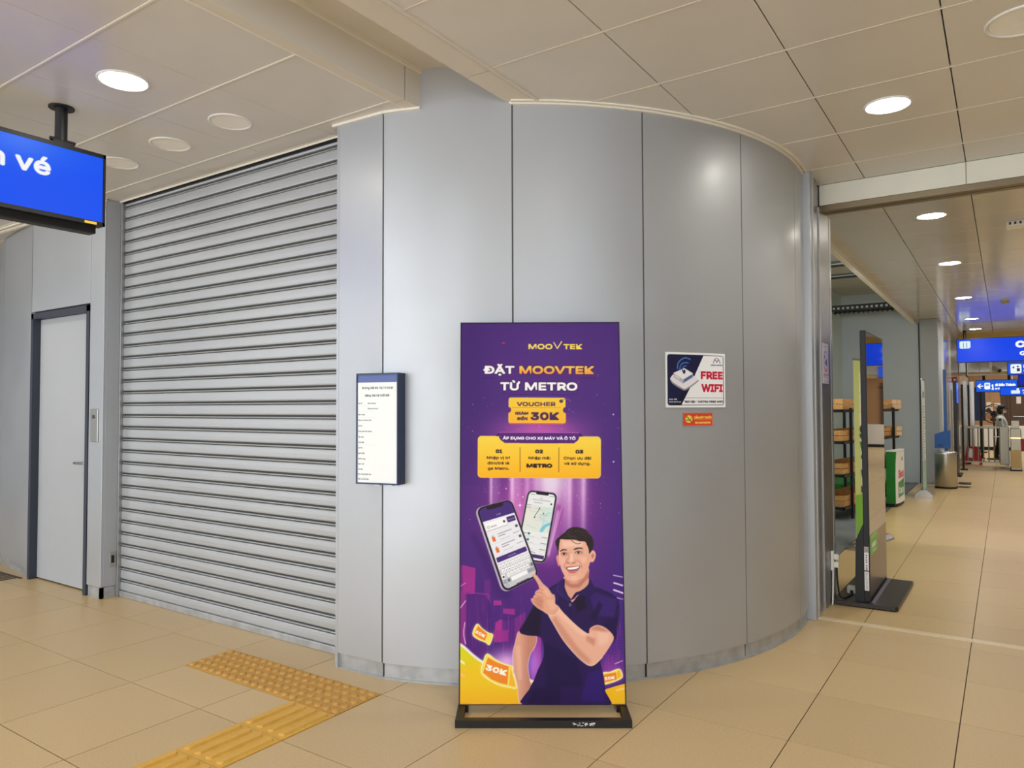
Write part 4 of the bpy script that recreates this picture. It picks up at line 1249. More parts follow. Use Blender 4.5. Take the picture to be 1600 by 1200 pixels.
K.line(smooth_pts(Fz((410, 320), (450, 358), (510, 388), (578, 380)), 4, False), .8, (50, 34, 34), .9, .15)
# pointing arm and hand
arm = smooth_pts(Bz((262, 545), (300, 498), (348, 545), (420, 612), (480, 652), (490, 625), (530, 606), (580, 624), (620, 668), (604, 712), (560, 776), (520, 815), (490, 824), (455, 805), (410, 765), (345, 690), (292, 605)), 4)
mk = K.fill(arm, SK)
K.line(smooth_pts(Bz((258, 548), (292, 605), (345, 690), (410, 765), (455, 805), (490, 824), (520, 815), (560, 776)), 5, False), 1.0, (252, 224, 214), .9, .3)
for p, c, a, b in ((Bz((300, 500), (420, 605), (485, 655), (520, 680), (440, 660), (300, 540)), (250, 200, 176), .8, 2.2), (Bz((280, 580), (340, 680), (430, 780), (480, 815), (500, 800), (420, 720), (300, 560)), (206, 138, 114), .75, 2.0), (Bz((470, 660), (520, 680), (515, 720), (470, 690)), (200, 130, 108), .7, 1.6), (Bz((530, 640), (600, 650), (590, 700), (540, 720)), (248, 200, 178), .7, 2), (Bz((490, 630), (530, 608), (600, 640), (560, 640)), (190, 122, 104), .7, 1.4)):
    K.fill(p, c, a, b, mk)
hand = smooth_pts(Hz((118, 216), (140, 198), (168, 214), (205, 250), (245, 295), (330, 405), (430, 488), (500, 590), (546, 610), (562, 680), (566, 775), (640, 850), (560, 980), (420, 960), (335, 908), (230, 850), (150, 775), (108, 712), (118, 682), (152, 672), (158, 632), (188, 612), (186, 575), (212, 535), (268, 500), (250, 440), (190, 330), (140, 262)), 4)
K.line(hand[:100], 1.0, (252, 232, 230), .9, .35)
mk = K.fill(hand, (230, 166, 138))
for p, c, a, b in ((Hz((150, 690), (260, 640), (340, 700), (330, 880), (220, 830)), (204, 132, 112), .7, 1.4), (Hz((330, 440), (430, 520), (500, 640), (420, 640), (340, 540)), (244, 190, 160), .8, 1.2), (Hz((400, 700), (560, 700), (600, 860), (470, 900)), (242, 188, 160), .7, 1.4), (Hz((150, 230), (190, 240), (280, 380), (260, 400)), (240, 184, 166), .7, .7)):
    K.fill(p, c, a, b, mk)
for p in (((190, 612), (250, 640), (330, 660)), ((154, 672), (230, 690), (320, 745)), ((200, 575), (270, 560), (330, 600)), ((280, 500), (330, 520), (370, 510)), ((225, 360), (255, 345)), ((110, 715), (190, 760), (300, 800))):
    K.line(smooth_pts(Hz(*p), 4, False), .6, (176, 104, 88), .7, .25)
K.fill(Hz(*ell(142, 218, 15, 11, .9)), (250, 206, 200), .9, .1)
# dark rim of the sheet
K.line([(715, 506), (967.5, 504), (980, 1100), (715, 1103)], 1.4, (44, 26, 60), .8, .2, True)

TLp = PO + PUP * PH; TRp = PO + BAX * PW + PUP * PH
print_sheet('poster_print', K, [(714.6, 505.4), (967.8, 503.6), (980.4, 1100.4), (714.6, 1103.4)], flat(TLp, TRp, PO), 390, 880, print_mat('poster_ink', 0.45, spec=.18), ad, gain=1.0)

# ------------------------------------------------------------------ fare board on the drum
ang = math.radians(-77)
bn = Vector((math.cos(ang), math.sin(ang), 0)); bt = Vector((-bn.y, bn.x, 0))
bc = Vector((DC[0], DC[1], 0)) + bn * 2.30
b0 = Vector((-2.886, 2.777, 0)); b0 = bc + bt * (b0 - bc).dot(bt)
FW, FH, FZ = .255, .590, 1.042
fb = thing('fare_board', 'narrow dark blue box frame with a white fare list hung on the curved wall', 'notice board', tuple(b0 + bt * FW / 2 + UPZ * FZ))
part('box_frame', MB().obox(b0, bt, UPZ, -bn, 0, FW, FZ, FZ + FH, .003, .075), M['navy'], fb)
for a0, a1, z0, z1 in ((0, .008, 0, FH), (FW - .006, FW, 0, FH), (.008, FW - .006, 0, .008), (.008, FW - .006, FH - .010, FH)):
    part('frame_edge', MB().obox(b0, bt, UPZ, -bn, a0, a1, FZ + z0, FZ + z1, -.004, .003), M['navy'], fb)
for s in (.10, .18):
    part('bottom_clip', MB().obox(b0, bt, UPZ, -bn, s, s + .03, FZ - .008, FZ, .02, .05), M['white'], fb)
N = Canvas(0, 0, 241, 572, 1.5, (243, 246, 245))
N.fill([(0, 0), (241, 0), (241, 40), (0, 40)], (88, 104, 168))
N.text('Đường Sắt Đô Thị TP.HCM', 26, 216, 74, 15, (84, 90, 100), bold=1.5); N.text('Bảng Giá Vé Chỗ Nổi', 46, 194, 114, 15, (84, 90, 100), bold=1.5)
for t_, x0, x1, y in (('Ga đi', 4, 28, 154), ('Giá vé tháng', 62, 112, 154), ('Giá vé lượt đi', 62, 124, 182), ('Bến Thành', 4, 46, 214), ('Nhà hát Thành Phố', 4, 84, 244), ('Ba Son', 4, 30, 274), ('Công viên Văn Thánh', 4, 88, 303), ('Tân Cảng', 4, 38, 333), ('Thảo Điền', 4, 40, 362),
                      ('An Phú', 4, 30, 391), ('Rạch Chiếc', 4, 44, 420), ('Phước Long', 4, 48, 449), ('Bình Thái', 4, 40, 477), ('Thủ Đức', 4, 34, 505), ('Khu Công Nghệ Cao', 4, 84, 531), ('Bến Xe Suối Tiên', 4, 70, 557)):
    N.text(t_, x0, x1, y, 9, (96, 102, 112), bold=.9)
for y in (165, 193, 225, 255, 285, 314, 373, 460, 545):
    N.line([(8, y), (8 + rng.uniform(30, 110), y)], 1.2, (190, 196, 200), .7)
TL = b0 + bt * .008 + UPZ * (FZ + FH - .010) + bn * .0; print_sheet('fare_list', N, [(0, 0), (241, 0), (241, 572), (0, 572)], flat(TL, TL + bt * .241, TL - UPZ * .572), 150, 340, P_MATTE, fb)

# ------------------------------------------------------------------ signs on the drum


def on_drum(a_l, a_r, z0, z1, off):
    def f(u, v):
        t = a_l + (a_r - a_l) * u
        return np.c_[DC[0] + (DR + off) * np.cos(t), DC[1] + (DR + off) * np.sin(t), z1 + (z0 - z1) * v]
    return f


def dang(x, y): return math.atan2(y - DC[1], x - DC[0])


a_l, a_r = dang(-1.5275, 3.7445), dang(-1.319, 4.1088)
wf = thing('wifi_sign', 'white and navy free wifi sign stuck on the curved wall', 'sign', (DC[0] + DR * math.cos((a_l + a_r) / 2), DC[1] + DR * math.sin((a_l + a_r) / 2), 1.44))
part('plate', MB().arc(DC, DR + .0005, DR + .004, math.degrees(a_l), math.degrees(a_r), 1.4435, 1.7460, 10), M['white'], wf)
W = Canvas(0, 0, 420, 305, 1.0, (246, 246, 246))
W.fill(rrect(12, 12, 408, 293, 14), (30, 34, 48)); inm = W.mask(rrect(16, 15, 404, 290, 11))
W.lay(inm, (246, 246, 248)); W.fill([(0, 0), (258, 0), (256, 15), (196, 120), (170, 180), (92, 305), (0, 305)], (22, 24, 66), 1, 0, inm); W.fill([(120, 215), (158, 198), (92, 300), (50, 300)], (12, 18, 28), .7, 6, inm * W.mask([(0, 0), (256, 15), (92, 294), (0, 305)]))
W.fill(smooth_pts([(28, 154), (118, 96), (214, 152), (216, 160), (140, 206), (104, 206)], 3), (150, 150, 158)); W.fill(smooth_pts([(28, 146), (110, 100), (214, 146), (216, 152), (138, 197), (106, 197)], 3), (240, 234, 240))
W.fill([(50, 115), (121, 87), (182, 116), (113, 150)], (248, 244, 248)); W.fill([(50, 115), (113, 150), (112, 173), (53, 138)], (192, 192, 202)); W.fill([(113, 150), (182, 116), (181, 137), (112, 173)], (150, 156, 176)); W.fill([(122, 152), (174, 124), (174, 134), (122, 163)], (56, 92, 160)); W.fill([(58, 124), (90, 142), (90, 150), (58, 132)], (238, 238, 242))
W.fill(ell(121, 107, 9, 12, .2), (24, 36, 70))
for pts, w in (([(108, 103), (112, 86), (124, 76), (137, 75)], 7), ([(92, 97), (98, 74), (120, 58), (150, 58)], 8), ([(77, 90), (84, 58), (116, 34), (142, 32), (163, 38)], 9)):
    c = smooth_pts(pts, 6, False)
    W.line(c, w, (46, 88, 166)); W.line(c - (1.5, 1.0), w * .35, (120, 156, 212), .8)
W.line([(330, 54), (334, 42), (342, 33), (355, 50), (368, 33), (377, 42), (381, 54)], 4.6, (30, 62, 110)); W.line(smooth_pts([(343, 31), (355, 26), (367, 31)], 5, False), 4, (214, 84, 84))
W.text('HCMC METRO', 310, 400, 69, 7.5, (50, 60, 84), bold=1.5)
W.text('FREE', 235, 402, 143, 53, (206, 24, 58), bold=7.5); W.text('WIFI', 239, 400, 215, 54, (206, 24, 58), bold=7.5)
W.line([(122, 252), (402, 252)], 1.4, (80, 80, 88))
W.text('TRUY CẬP:', 120, 196, 278, 13, (24, 26, 40), bold=2.2); W.line(smooth_pts([(202, 272), (208, 267), (214, 272)], 4, False), 1.4, (90, 90, 100)); W.fill(ell(208, 276, 2, 2), (90, 90, 100)); W.text('METRO FREE WIFI', 216, 402, 278, 13, (24, 26, 40), bold=2.2)
W.text('BẢO TRÌ', 21, 72, 263, 8, (240, 240, 246), bold=1.4); W.text('0900 84 35 68', 20, 98, 277, 8, (240, 240, 246), bold=1.4)
print_sheet('printed_face', W, [(0, 0), (420, 0), (420, 305), (0, 305)], on_drum(a_l, a_r, 1.4435, 1.7460, .0046), 240, 175, P_MATTE, wf)

a_l, a_r = dang(-1.4645, 3.839), dang(-1.3625, 4.019)
ns = thing('no_smoking_sticker', 'small red no smoking sticker under the free wifi sign', 'sign', (DC[0] + DR * math.cos((a_l + a_r) / 2), DC[1] + DR * math.sin((a_l + a_r) / 2), 1.342))
part('plate', MB().arc(DC, DR + .0005, DR + .002, math.degrees(a_l), math.degrees(a_r), 1.3425, 1.4135, 6), M['red'], ns)
S = Canvas(0, 0, 207, 95, 1.0, (222, 70, 44))
S.line(rrect(3, 3, 204, 92, 3), 3, (240, 130, 90), 1, 0, True)
S.fill(ell(38, 46, 29, 34), (246, 214, 90)); S.line(ell(38, 46, 26, 31), 5, (214, 60, 40), 1, 0, True); S.line([(22, 24), (55, 68)], 4.5, (60, 40, 30)); S.line([(22, 54), (50, 52)], 5, (70, 46, 30)); S.line([(48, 44), (54, 34)], 2, (70, 46, 30))
S.text('CẤM HÚT THUỐC', 72, 200, 42, 20, (250, 210, 90), bold=3.5); S.line([(72, 51), (198, 51)], 2, (246, 180, 90)); S.text('NO SMOKING', 80, 192, 79, 17, (250, 200, 90), bold=3.5)
print_sheet('printed_face', S, [(0, 0), (207, 0), (207, 95), (0, 95)], on_drum(a_l, a_r, 1.3425, 1.4135, .0026), 110, 50, P_MATTE, ns)

# notice stuck on the jamb
jn = thing('route_sticker', 'pale lilac paper notice stuck on the grey jamb beside the passage', 'sign', (-1.083, 5.70, 1.62))
G = Canvas(0, 0, 190, 295, 1.0, (222, 216, 240))
G.fill([(0, 190), (190, 190), (190, 235), (0, 235)], (238, 200, 214), .7, 8)
G.line([(30, 22), (160, 22)], 4, (150, 150, 170)); G.line(ell(95, 130, 62, 72), 9, (96, 92, 196), 1, 0, True); G.line(smooth_pts([(50, 182), (95, 204), (140, 182)], 5, False), 10, (206, 70, 90))
G.fill([(56, 92), (84, 88), (84, 112), (60, 116)], (60, 56, 160)); G.fill([(96, 120), (136, 112), (138, 160), (98, 164)], (60, 56, 160)); G.fill([(60, 136), (86, 132), (86, 150), (62, 154)], (60, 56, 160)); G.line([(20, 232), (170, 232)], 6, (120, 110, 150)); G.line([(20, 246), (170, 246)], 4, (160, 154, 184)); G.line([(20, 282), (170, 282)], 4, (160, 154, 190))
print_sheet('printed_face', G, [(0, 0), (190, 0), (190, 295), (0, 295)], flat((-1.0815, 5.60, 1.905), (-1.0815, 5.80, 1.905), (-1.0815, 5.60, 1.612)), 60, 90, P_MATTE, jn)
part('sheet', MB().box(-1.0845, -1.082, 5.60, 5.80, 1.612, 1.905), M['white'], jn)

# ------------------------------------------------------------------ hanging ticket screen, top left
SXF = -4.13
hs = thing('hanging_screen', 'blue hanging ticket screen with white letters, cut by the left edge of the photo', 'screen', (-4.17, 1.30, 2.43))
SYA, SYB, SZA, SZB = .56, 2.071, 2.458, 2.860
part('housing', MB().bevbox(-4.20, SXF - .004, SYA, SYB, SZA, SZB, .004), M['black'], hs)
for a in ((SYA, SYB, SZB - .022, SZB), (SYA, SYB, SZA, SZA + .022), (SYA, SYA + .014, SZA, SZB), (SYB - .014, SYB, SZA, SZB)):
    part('bezel', MB().box(SXF - .006, SXF, *a), M['black'], hs)
part('speaker_bar', MB().bevbox(-4.24, -4.165, SYA + .05, SYB - .03, SZA - .040, SZA + .012, .006), M['black'], hs)
part('ceiling_pole', MB().cyl((-4.166, 1.852, SZB - .02), (-4.166, 1.852, CZ), .030, n=20), M['black'], hs)
part('ceiling_pole', MB().cyl((-4.166, .78, SZB - .02), (-4.166, .78, CZ), .030, n=20), M['black'], hs)
part('pole_flange', MB().cyl((-4.166, 1.852, CZ - .008), (-4.166, 1.852, CZ), .062, n=24), M['black'], hs)
part('pole_bracket', MB().bevbox(-4.20, -4.13, 1.80, 1.905, SZB - .004, SZB + .016, .004).cyl((-4.15, 1.79, SZB + .02), (-4.15, 1.915, SZB + .02), .010), M['black'], hs)
D_ = Canvas(0, 0, 1483, 358, .6, (0, 82, 246))
dX, dY = D_.X, D_.Y
D_.img += (np.exp(-(((dX - 1060) / 260) ** 2 + ((dY - 20) / 90) ** 2)) * .35)[..., None] * (np.array((120, 160, 250.)) - D_.img)
D_.text('Bán vé', 752, 1216, 165, 120, (252, 252, 255), bold=10)
print_sheet('lit_panel', D_, [(0, 0), (1483, 0), (1483, 358), (0, 358)], flat((SXF - .0030, SYA + .014, SZB - .022), (SXF - .0030, SYB - .014, SZB - .022), (SXF - .0030, SYA + .014, SZA + .022)), 420, 110, print_mat('ticket_screen', .35, emit=.9, spec=.08), hs)
part('warning_label', MB().box(SXF, SXF + .0006, 1.962, 2.026, SZA + .003, SZA + .017), M['yellow'], hs, 'yellow strip label on the lower rim')

# ------------------------------------------------------------------ mirror-dark totem display
tt = thing('totem_display', 'tall slim black display stand on a dark floor plate beside the passage jamb', 'display stand', (-.86, 6.23, 0))
bp = [(-1.075, 5.775), (-1.065, 5.757), (-.668, 5.780), (-.652, 5.80), (-.640, 6.70), (-.66, 6.72), (-1.04, 6.715), (-1.06, 6.70)]
mb = MB().prism(bp, (1, 0, 0), (0, 1, 0), (0, 0, 1), (0, 0, .008), .026)
part('base_plate', mb, M['base'], tt)
part('base_ridge', MB().prism([(-.84, .034), (-.80, .034), (-.82, .046)], (1, 0, 0), (0, 0, 1), (0, 1, 0), (0, 5.79, 0), .90), M['base'], tt)
for x, y in ((-1.03, 5.80), (-.70, 5.82), (-.70, 6.66), (-1.0, 6.66)):
    part('rubber_foot', MB().cyl((x, y, 0), (x, y, .009), .018, n=12), M['black'], tt)
PX = -.832
part('housing', MB().bevbox(PX - .040, PX - .002, 5.83, 6.715, .034, 2.0, .004), M['black'], tt)
part('back_foot', MB().prism([(PX - .038, .60), (PX - .092, .47), (PX - .102, .034), (PX - .038, .034)], (1, 0, 0), (0, 0, 1), (0, 1, 0), (0, 5.835, 0), .86), M['black'], tt)
part('mirror_glass', MB().box(PX - .003, PX, 5.84, 6.705, .50, 1.985), M['mirror'], tt)
part('lower_panel', MB().box(PX - .003, PX + .0005, 5.84, 6.705, .06, .50), mat('bronze_panel', (122, 106, 86), .25, metal=.8), tt)
part('glass_edge', MB().box(PX - .0025, PX + .001, 5.828, 5.842, .034, 1.995), M['black'], tt)
lb = Canvas(0, 0, 260, 130, .6, (120, 190, 84))
lb.fill([(0, 0), (260, 0), (260, 30), (0, 30)], (150, 206, 120)); [lb.fill(rrect(x, 58, x + 22, 90, 6), (250, 252, 250)) for x in (64, 94, 124, 154, 184)]; lb.line([(90, 110), (200, 110)], 8, (220, 240, 214))
print_sheet('green_label', lb, [(0, 0), (260, 0), (260, 130), (0, 130)], flat((PX + .0012, 5.86, .505), (PX + .0012, 6.20, .505), (PX + .0012, 5.86, .355)), 60, 30, P_MATTE, tt)
tl = Canvas(0, 0, 26, 330, 1.5, (240, 240, 240))
tl.fill([(0, 0), (26, 0), (26, 44), (0, 44)], (178, 178, 178)); tl.fill([(0, 178), (26, 178), (26, 186), (0, 186)], (16, 16, 16))
for k in range(5):
    tl.line([(4, 12 + k * 6), (22, 12 + k * 6)], 2, (120, 120, 120))
for y in (60, 78, 96, 112, 140, 156, 168):
    tl.fill([(9, y), (17, y), (17, y + 8), (9, y + 8)], (60, 60, 60))
for k in range(20):
    tl.line([(7, 194 + k * 6.6), (rng.uniform(12, 22), 194 + k * 6.6)], 2.4, (150, 150, 150))
print_sheet('rating_label', tl, [(0, 0), (26, 0), (26, 330), (0, 330)], flat((PX - .036, 5.829, .43), (PX - .006, 5.829, .43), (PX - .036, 5.829, .115)), 26, 160, P_MATTE, tt)
# power strip, cables, adapter
ps = thing('power_strip', 'white socket strip with two plugs fixed low on the jamb', 'power strip', (-1.08, 5.74, .2))
part('strip_body', MB().bevbox(-1.083, -1.062, 5.76, 5.80, .245, .385, .004), M['white'], ps)
part('plug', MB().bevbox(-1.063, -1.03, 5.765, 5.80, .325, .365, .006), M['white'], ps); part('plug', MB().bevbox(-1.063, -1.03, 5.765, 5.80, .268, .308, .006), M['white'], ps)
tag(link('power_cable', MB().tube(smooth_pts([(-1.045, 5.782, .285), (-1.042, 5.785, .17), (-1.03, 5.79, .07), (-1.01, 5.81, .045), (-.99, 5.90, .042), (-.985, 5.97, .041), (-.985, 6.015, .045)], 6, False), .006).mesh('power_cable', M['cable'])), 'black power cable from the wall socket strip to the grey adapter', 'cable')
tag(link('white_cable', MB().tube(smooth_pts([(-1.07, 5.775, .25), (-1.07, 5.765, .12), (-1.071, 5.75, .02), (-1.071, 5.742, .007)], 6, False), .006).mesh('white_cable', M['white'])), 'white cable hanging from the socket strip down the jamb', 'cable')
tag(link('display_lead', MB().tube(smooth_pts([(-.985, 6.09, .055), (-.965, 6.13, .07), (-.945, 6.15, .085)], 6, False), .005).mesh('display_lead', M['cable'])), 'short black lead from the adapter to the display back', 'cable')
pa = thing('power_adapter', 'pale grey power adapter lying on the display base plate', 'adapter', (-.985, 6.05, .034))
part('adapter_body', MB().bevbox(-1.02, -.955, 6.02, 6.09, .034, .085, .006), M['grey'], pa)
part('adapter_inlet', MB().box(-.998, -.975, 6.0185, 6.0215, .036, .06), M['black'], pa)

# ------------------------------------------------------------------ kiosk beside the passage
KX = -1.385
struct('floor_kiosk', MB().box(-3.2, -1.375, 5.95, 15.6, -.03, .003), mat('kiosk_floor', (104, 110, 112), .5, noise=.22, nscale=2.5))
struct('wall_kiosk', MB().box(-3.2, -1.30, 15.6, 15.75, 0, 3.75), M['kiosk'])
struct('wall_side', MB().box(-2.85, -2.66, 5.95, 15.6, 0, 3.75), M['kioskg'])
struct('ceiling_kiosk', MB().box(-3.2, -1.2, 5.4, 15.75, 3.62, 3.75), M['slab'])
tr = struct('trim_1', MB().bevbox(-1.425, KX + .0, 5.8, 15.6, 2.985, 3.62, .003), M['wbeam'])
part('fascia_lip', MB().box(KX - .0, KX + .022, 5.82, 15.6, 2.985, 3.0), M['rail'], tr)
dt = thing('cable_tray', 'dark perforated cable tray across the open kiosk ceiling', 'cable tray', (-1.9, 14.6, 3.2))
part('tray_side', MB().box(-2.65, -1.43, 14.58, 14.59, 3.20, 3.31), M['duct'], dt)
part('tray_side', MB().box(-2.65, -1.43, 14.88, 14.89, 3.20, 3.31), M['duct'], dt)
for k in range(15):
    part('tray_hole', MB().box(-2.63 + k * .08, -2.59 + k * .08, 14.577, 14.58, 3.235, 3.275), M['kiosk'], dt)
    part('tray_rung', MB().box(-2.64 + k * .08, -2.615 + k * .08, 14.59, 14.88, 3.175, 3.19), M['duct'], dt)
part('hanger_rod', MB().cyl((-1.75, 14.7, 3.27), (-1.75, 14.7, 3.62), .012), M['duct'], dt)
for k, (y, z, hh) in enumerate(((9.6, 3.50, .10), (11.2, 3.46, .06), (11.9, 3.40, .05))):
    t = thing('ceiling_duct', ('dark slatted duct nearest to the jamb under the open kiosk ceiling', 'thin dark pipe bracket midway under the open kiosk ceiling', 'thin dark pipe rail just before the perforated cable tray')[k], 'duct', (-1.9, y, z))
    part('duct_body', MB().bevbox(-2.65, -1.43, y, y + .16, z, z + hh, .006), M['duct'], t)
    for q in range(3 if k == 0 else 1):
        part('duct_rib', MB().box(-2.65, -1.43, y - .012, y, z + .01 + q * .03, z + .02 + q * .03), M['concrete'], t)
    part('hanger', MB().box(-1.80, -1.77, y + .05, y + .08, z + hh, 3.62), M['duct'], t)

# rack with wooden crates, standing slightly turned along the kiosk edge
PIV = Vector((-1.345, 12.50, 0)); RA = math.radians(-7.7)
RX0, RX1, RY0, RY1 = -1.735, -1.345, 9.92, 12.50


def turn(t, a=RA, piv=PIV):
    t.location = piv + Matrix.Rotation(a, 3, 'Z') @ (Vector(t.location) - piv)
    t.rotation_euler.z = a


rk = thing('display_rack', 'long black metal rack of four crate shelves standing in the kiosk', 'rack', tuple(PIV))
for x in (RX0, RX1):
    for y in (RY0 + .30, (RY0 + RY1) / 2, RY1 - .30):
        part('upright', MB().box(x - .016, x + .016, y - .016, y + .016, 0, 1.42), M['black'], rk)
LV = (.17, .58, 1.00, 1.40)
for z in LV:
    part('shelf_frame', MB().box(RX0, RX1, RY0, RY0 + .03, z - .035, z).box(RX0, RX1, RY1 - .03, RY1, z - .035, z).box(RX0, RX0 + .03, RY0, RY1, z - .035, z).box(RX1 - .03, RX1, RY0, RY1, z - .035, z).box(RX0, RX1, RY0 + .86, RY0 + .89, z - .03, z).box(RX0, RX1, RY0 + 1.72, RY0 + 1.75, z - .03, z), M['black'], rk)


def crate(x, y, z, w, l, label, name='wooden_crate', mt=None):
    t = thing(name, label, 'crate', (x, y, z), 'wooden crates on the kiosk rack')
    h = .135
    mt = mt or M['wood']
    for k in range(2):
        za = z + .004 + k * .07
        part('long_slat', MB().box(x - w / 2, x - w / 2 + .012, y - l / 2, y + l / 2, za, za + .06), mt, t)
        part('long_slat', MB().box(x + w / 2 - .012, x + w / 2, y - l / 2, y + l / 2, za, za + .06), mt, t)
        part('end_slat', MB().box(x - w / 2 + .012, x + w / 2 - .012, y - l / 2, y - l / 2 + .012, za, za + .06), mt, t)
        part('end_slat', MB().box(x - w / 2 + .012, x + w / 2 - .012, y + l / 2 - .012, y + l / 2, za, za + .06), mt, t)
    part('crate_floor', MB().box(x - w / 2 + .012, x + w / 2 - .012, y - l / 2 + .012, y + l / 2 - .012, z, z + .01), mt, t)
    for sx in (-1, 1):
        for sy in (-1, 1):
            cx, cy = x + sx * (w / 2 - .024), y + sy * (l / 2 - .024)
            part('corner_post', MB().box(cx - .011, cx + .011, cy - .011, cy + .011, z + .01, z + h), mt, t)
    turn(t)


LN = ('bottom', 'second lowest', 'third', 'top')
for q, z in enumerate(LV):
    for k in range(3):
        crate(-1.54, RY0 + .42 + k * .76, z + .001, .335, .72, f'brown wooden crate on the {LN[q]} rack shelf, ' + ('nearest the grey jamb', 'in the middle behind the dark totem', 'next before the pale end crate')[k])
    crate(-1.475, RY1 - .13, z + .001, .33, .28, f'small wooden crate in lit tone at the passage end of the {LN[q]} rack shelf', 'end_crate', M['woodp'])
turn(rk)

# green counter
gc = thing('green_counter', 'green promotion counter with a white printed front in front of the crate rack', 'counter', (-1.36, 12.0, 0))
cp = [(-1.435, 11.69), (-1.322, 11.69), (-1.292, 11.80), (-1.276, 11.95), (-1.268, 12.12), (-1.266, 12.30), (-1.32, 12.30)]
part('body', MB().prism(cp, (1, 0, 0), (0, 1, 0), (0, 0, 1), (0, 0, .05), .74), M['green'], gc)
part('plinth', MB().prism([(x - .012, y + .01) for x, y in cp], (1, 0, 0), (0, 1, 0), (0, 0, 1), (0, 0, .0), .05), M['black'], gc)
part('counter_top', MB().prism([(x + .006 * (k in (1, 2, 3, 4, 5)), y) for k, (x, y) in enumerate(cp)], (1, 0, 0), (0, 1, 0), (0, 0, 1), (0, 0, .79), .018), M['white'], gc)
Q = Canvas(0, 0, 620, 740, .5, (236, 240, 238))
Q.fill([(0, 0), (60, 0), (24, 200), (14, 420), (18, 740), (0, 740)], (30, 130, 44)); Q.text('Seoul', 120, 560, 380, 150, (214, 60, 110), bold=20); Q.fill([(110, 440), (560, 400), (560, 640), (110, 660)], (70, 150, 96)); Q.text('Camp', 140, 520, 600, 110, (230, 240, 232), bold=16)
Q.text('SC', 330, 480, 140, 60, (90, 96, 130), bold=9)
cpa = np.array(cp[1:6], float); seg = np.r_[0, np.cumsum(np.hypot(*np.diff(cpa, axis=0).T))]; seg /= seg[-1]


def cplace(u, v):
    return np.c_[np.interp(u, seg, cpa[:, 0]) + .0015, np.interp(u, seg, cpa[:, 1]) - .0008, .79 - .74 * v]


print_sheet('printed_front', Q, [(0, 0), (620, 0), (620, 740), (0, 740)], cplace, 60, 70, P_MATTE, gc)

# green promotion banner behind the totem
gb = thing('promotion_banner', 'pale green advertising banner standing behind the black totem display', 'banner', (-1.26, 8.95, 0))
gb0, gb1 = Vector((-1.305, 8.0, 0)), Vector((-1.095, 8.93, 0))
g0, g1 = gb0.lerp(gb1, .13), gb0.lerp(gb1, .80)
gd = (g1 - g0).normalized(); gl = (g1 - g0).length; gn = Vector((gd.y, -gd.x, 0))
R_ = Canvas(0, 0, 576, 1880, .35, (206, 222, 140))
R_.fill([(120, 120), (576, 120), (576, 520), (120, 520)], (244, 242, 226)); R_.fill([(180, 230), (300, 200), (300, 440), (180, 410)], (200, 90, 90)); R_.line(ell(240, 320, 70, 100), 16, (90, 60, 60), 1, 0, True)
R_.fill([(110, 540), (576, 480), (576, 1300), (150, 1300)], (240, 242, 222)); R_.text('SIÊU', 110, 560, 800, 170, (58, 60, 56), bold=26); R_.fill([(110, 840), (576, 840), (576, 930), (160, 960)], (30, 120, 60)); R_.text('TRẺ', 130, 540, 1100, 150, (70, 72, 84), bold=24)
R_.fill([(120, 1130), (576, 1130), (576, 1230), (170, 1260)], (44, 60, 130)); R_.fill([(120, 1300), (576, 1300), (576, 1370), (120, 1370)], (60, 60, 130))
R_.fill([(0, 1380), (576, 1380), (576, 1880), (0, 1880)], (120, 190, 60)); R_.fill([(300, 1380), (480, 1380), (576, 1700), (576, 1880), (520, 1880)], (230, 242, 214))
part('banner_back', MB().obox(g0, gd, gn, UPZ, 0, gl, -.004, 0, .04, 1.92), M['white'], gb)
part('banner_base', MB().prism([(-.075, 0), (.075, 0), (.068, .02), (.025, .055), (-.025, .055), (-.068, .02)], gn, UPZ, gd, gb0, (gb1 - gb0).length), M['steel'], gb)
part('top_rail', MB().obox(g0, gd, gn, UPZ, 0, gl, -.006, .006, 1.915, 1.935), M['steel'], gb)
tlb = g0 + UPZ * 1.915 + gn * .0012
print_sheet('banner_print', R_, [(0, 0), (576, 0), (576, 1880), (0, 1880)], flat(tlb, tlb + gd * gl, tlb - UPZ * 1.87), 50, 160, P_MATTE, gb)
o = link('artificial_lawn', MB().bevbox(-2.65, -2.15, 12.4, 15.5, .003, .22, .02).mesh('artificial_lawn', M['lawn'])); o['kind'] = 'stuff'; tag(o, 'strip of green artificial lawn at the foot of the kiosk wall', 'lawn')
fl = thing('paper_flag', 'small red white and blue paper flag on the kiosk wall under the shelves', 'flag', (-2.655, 12.9, .78))
part('flag_cloth', MB().box(-2.659, -2.653, 12.25, 12.55, .86, 1.02), M['red'], fl); part('flag_stripe', MB().box(-2.653, -2.650, 12.34, 12.42, .80, 1.0), M['white'], fl); part('flag_base', MB().box(-2.659, -2.651, 12.2, 12.5, .74, .86), M['navy'], fl)

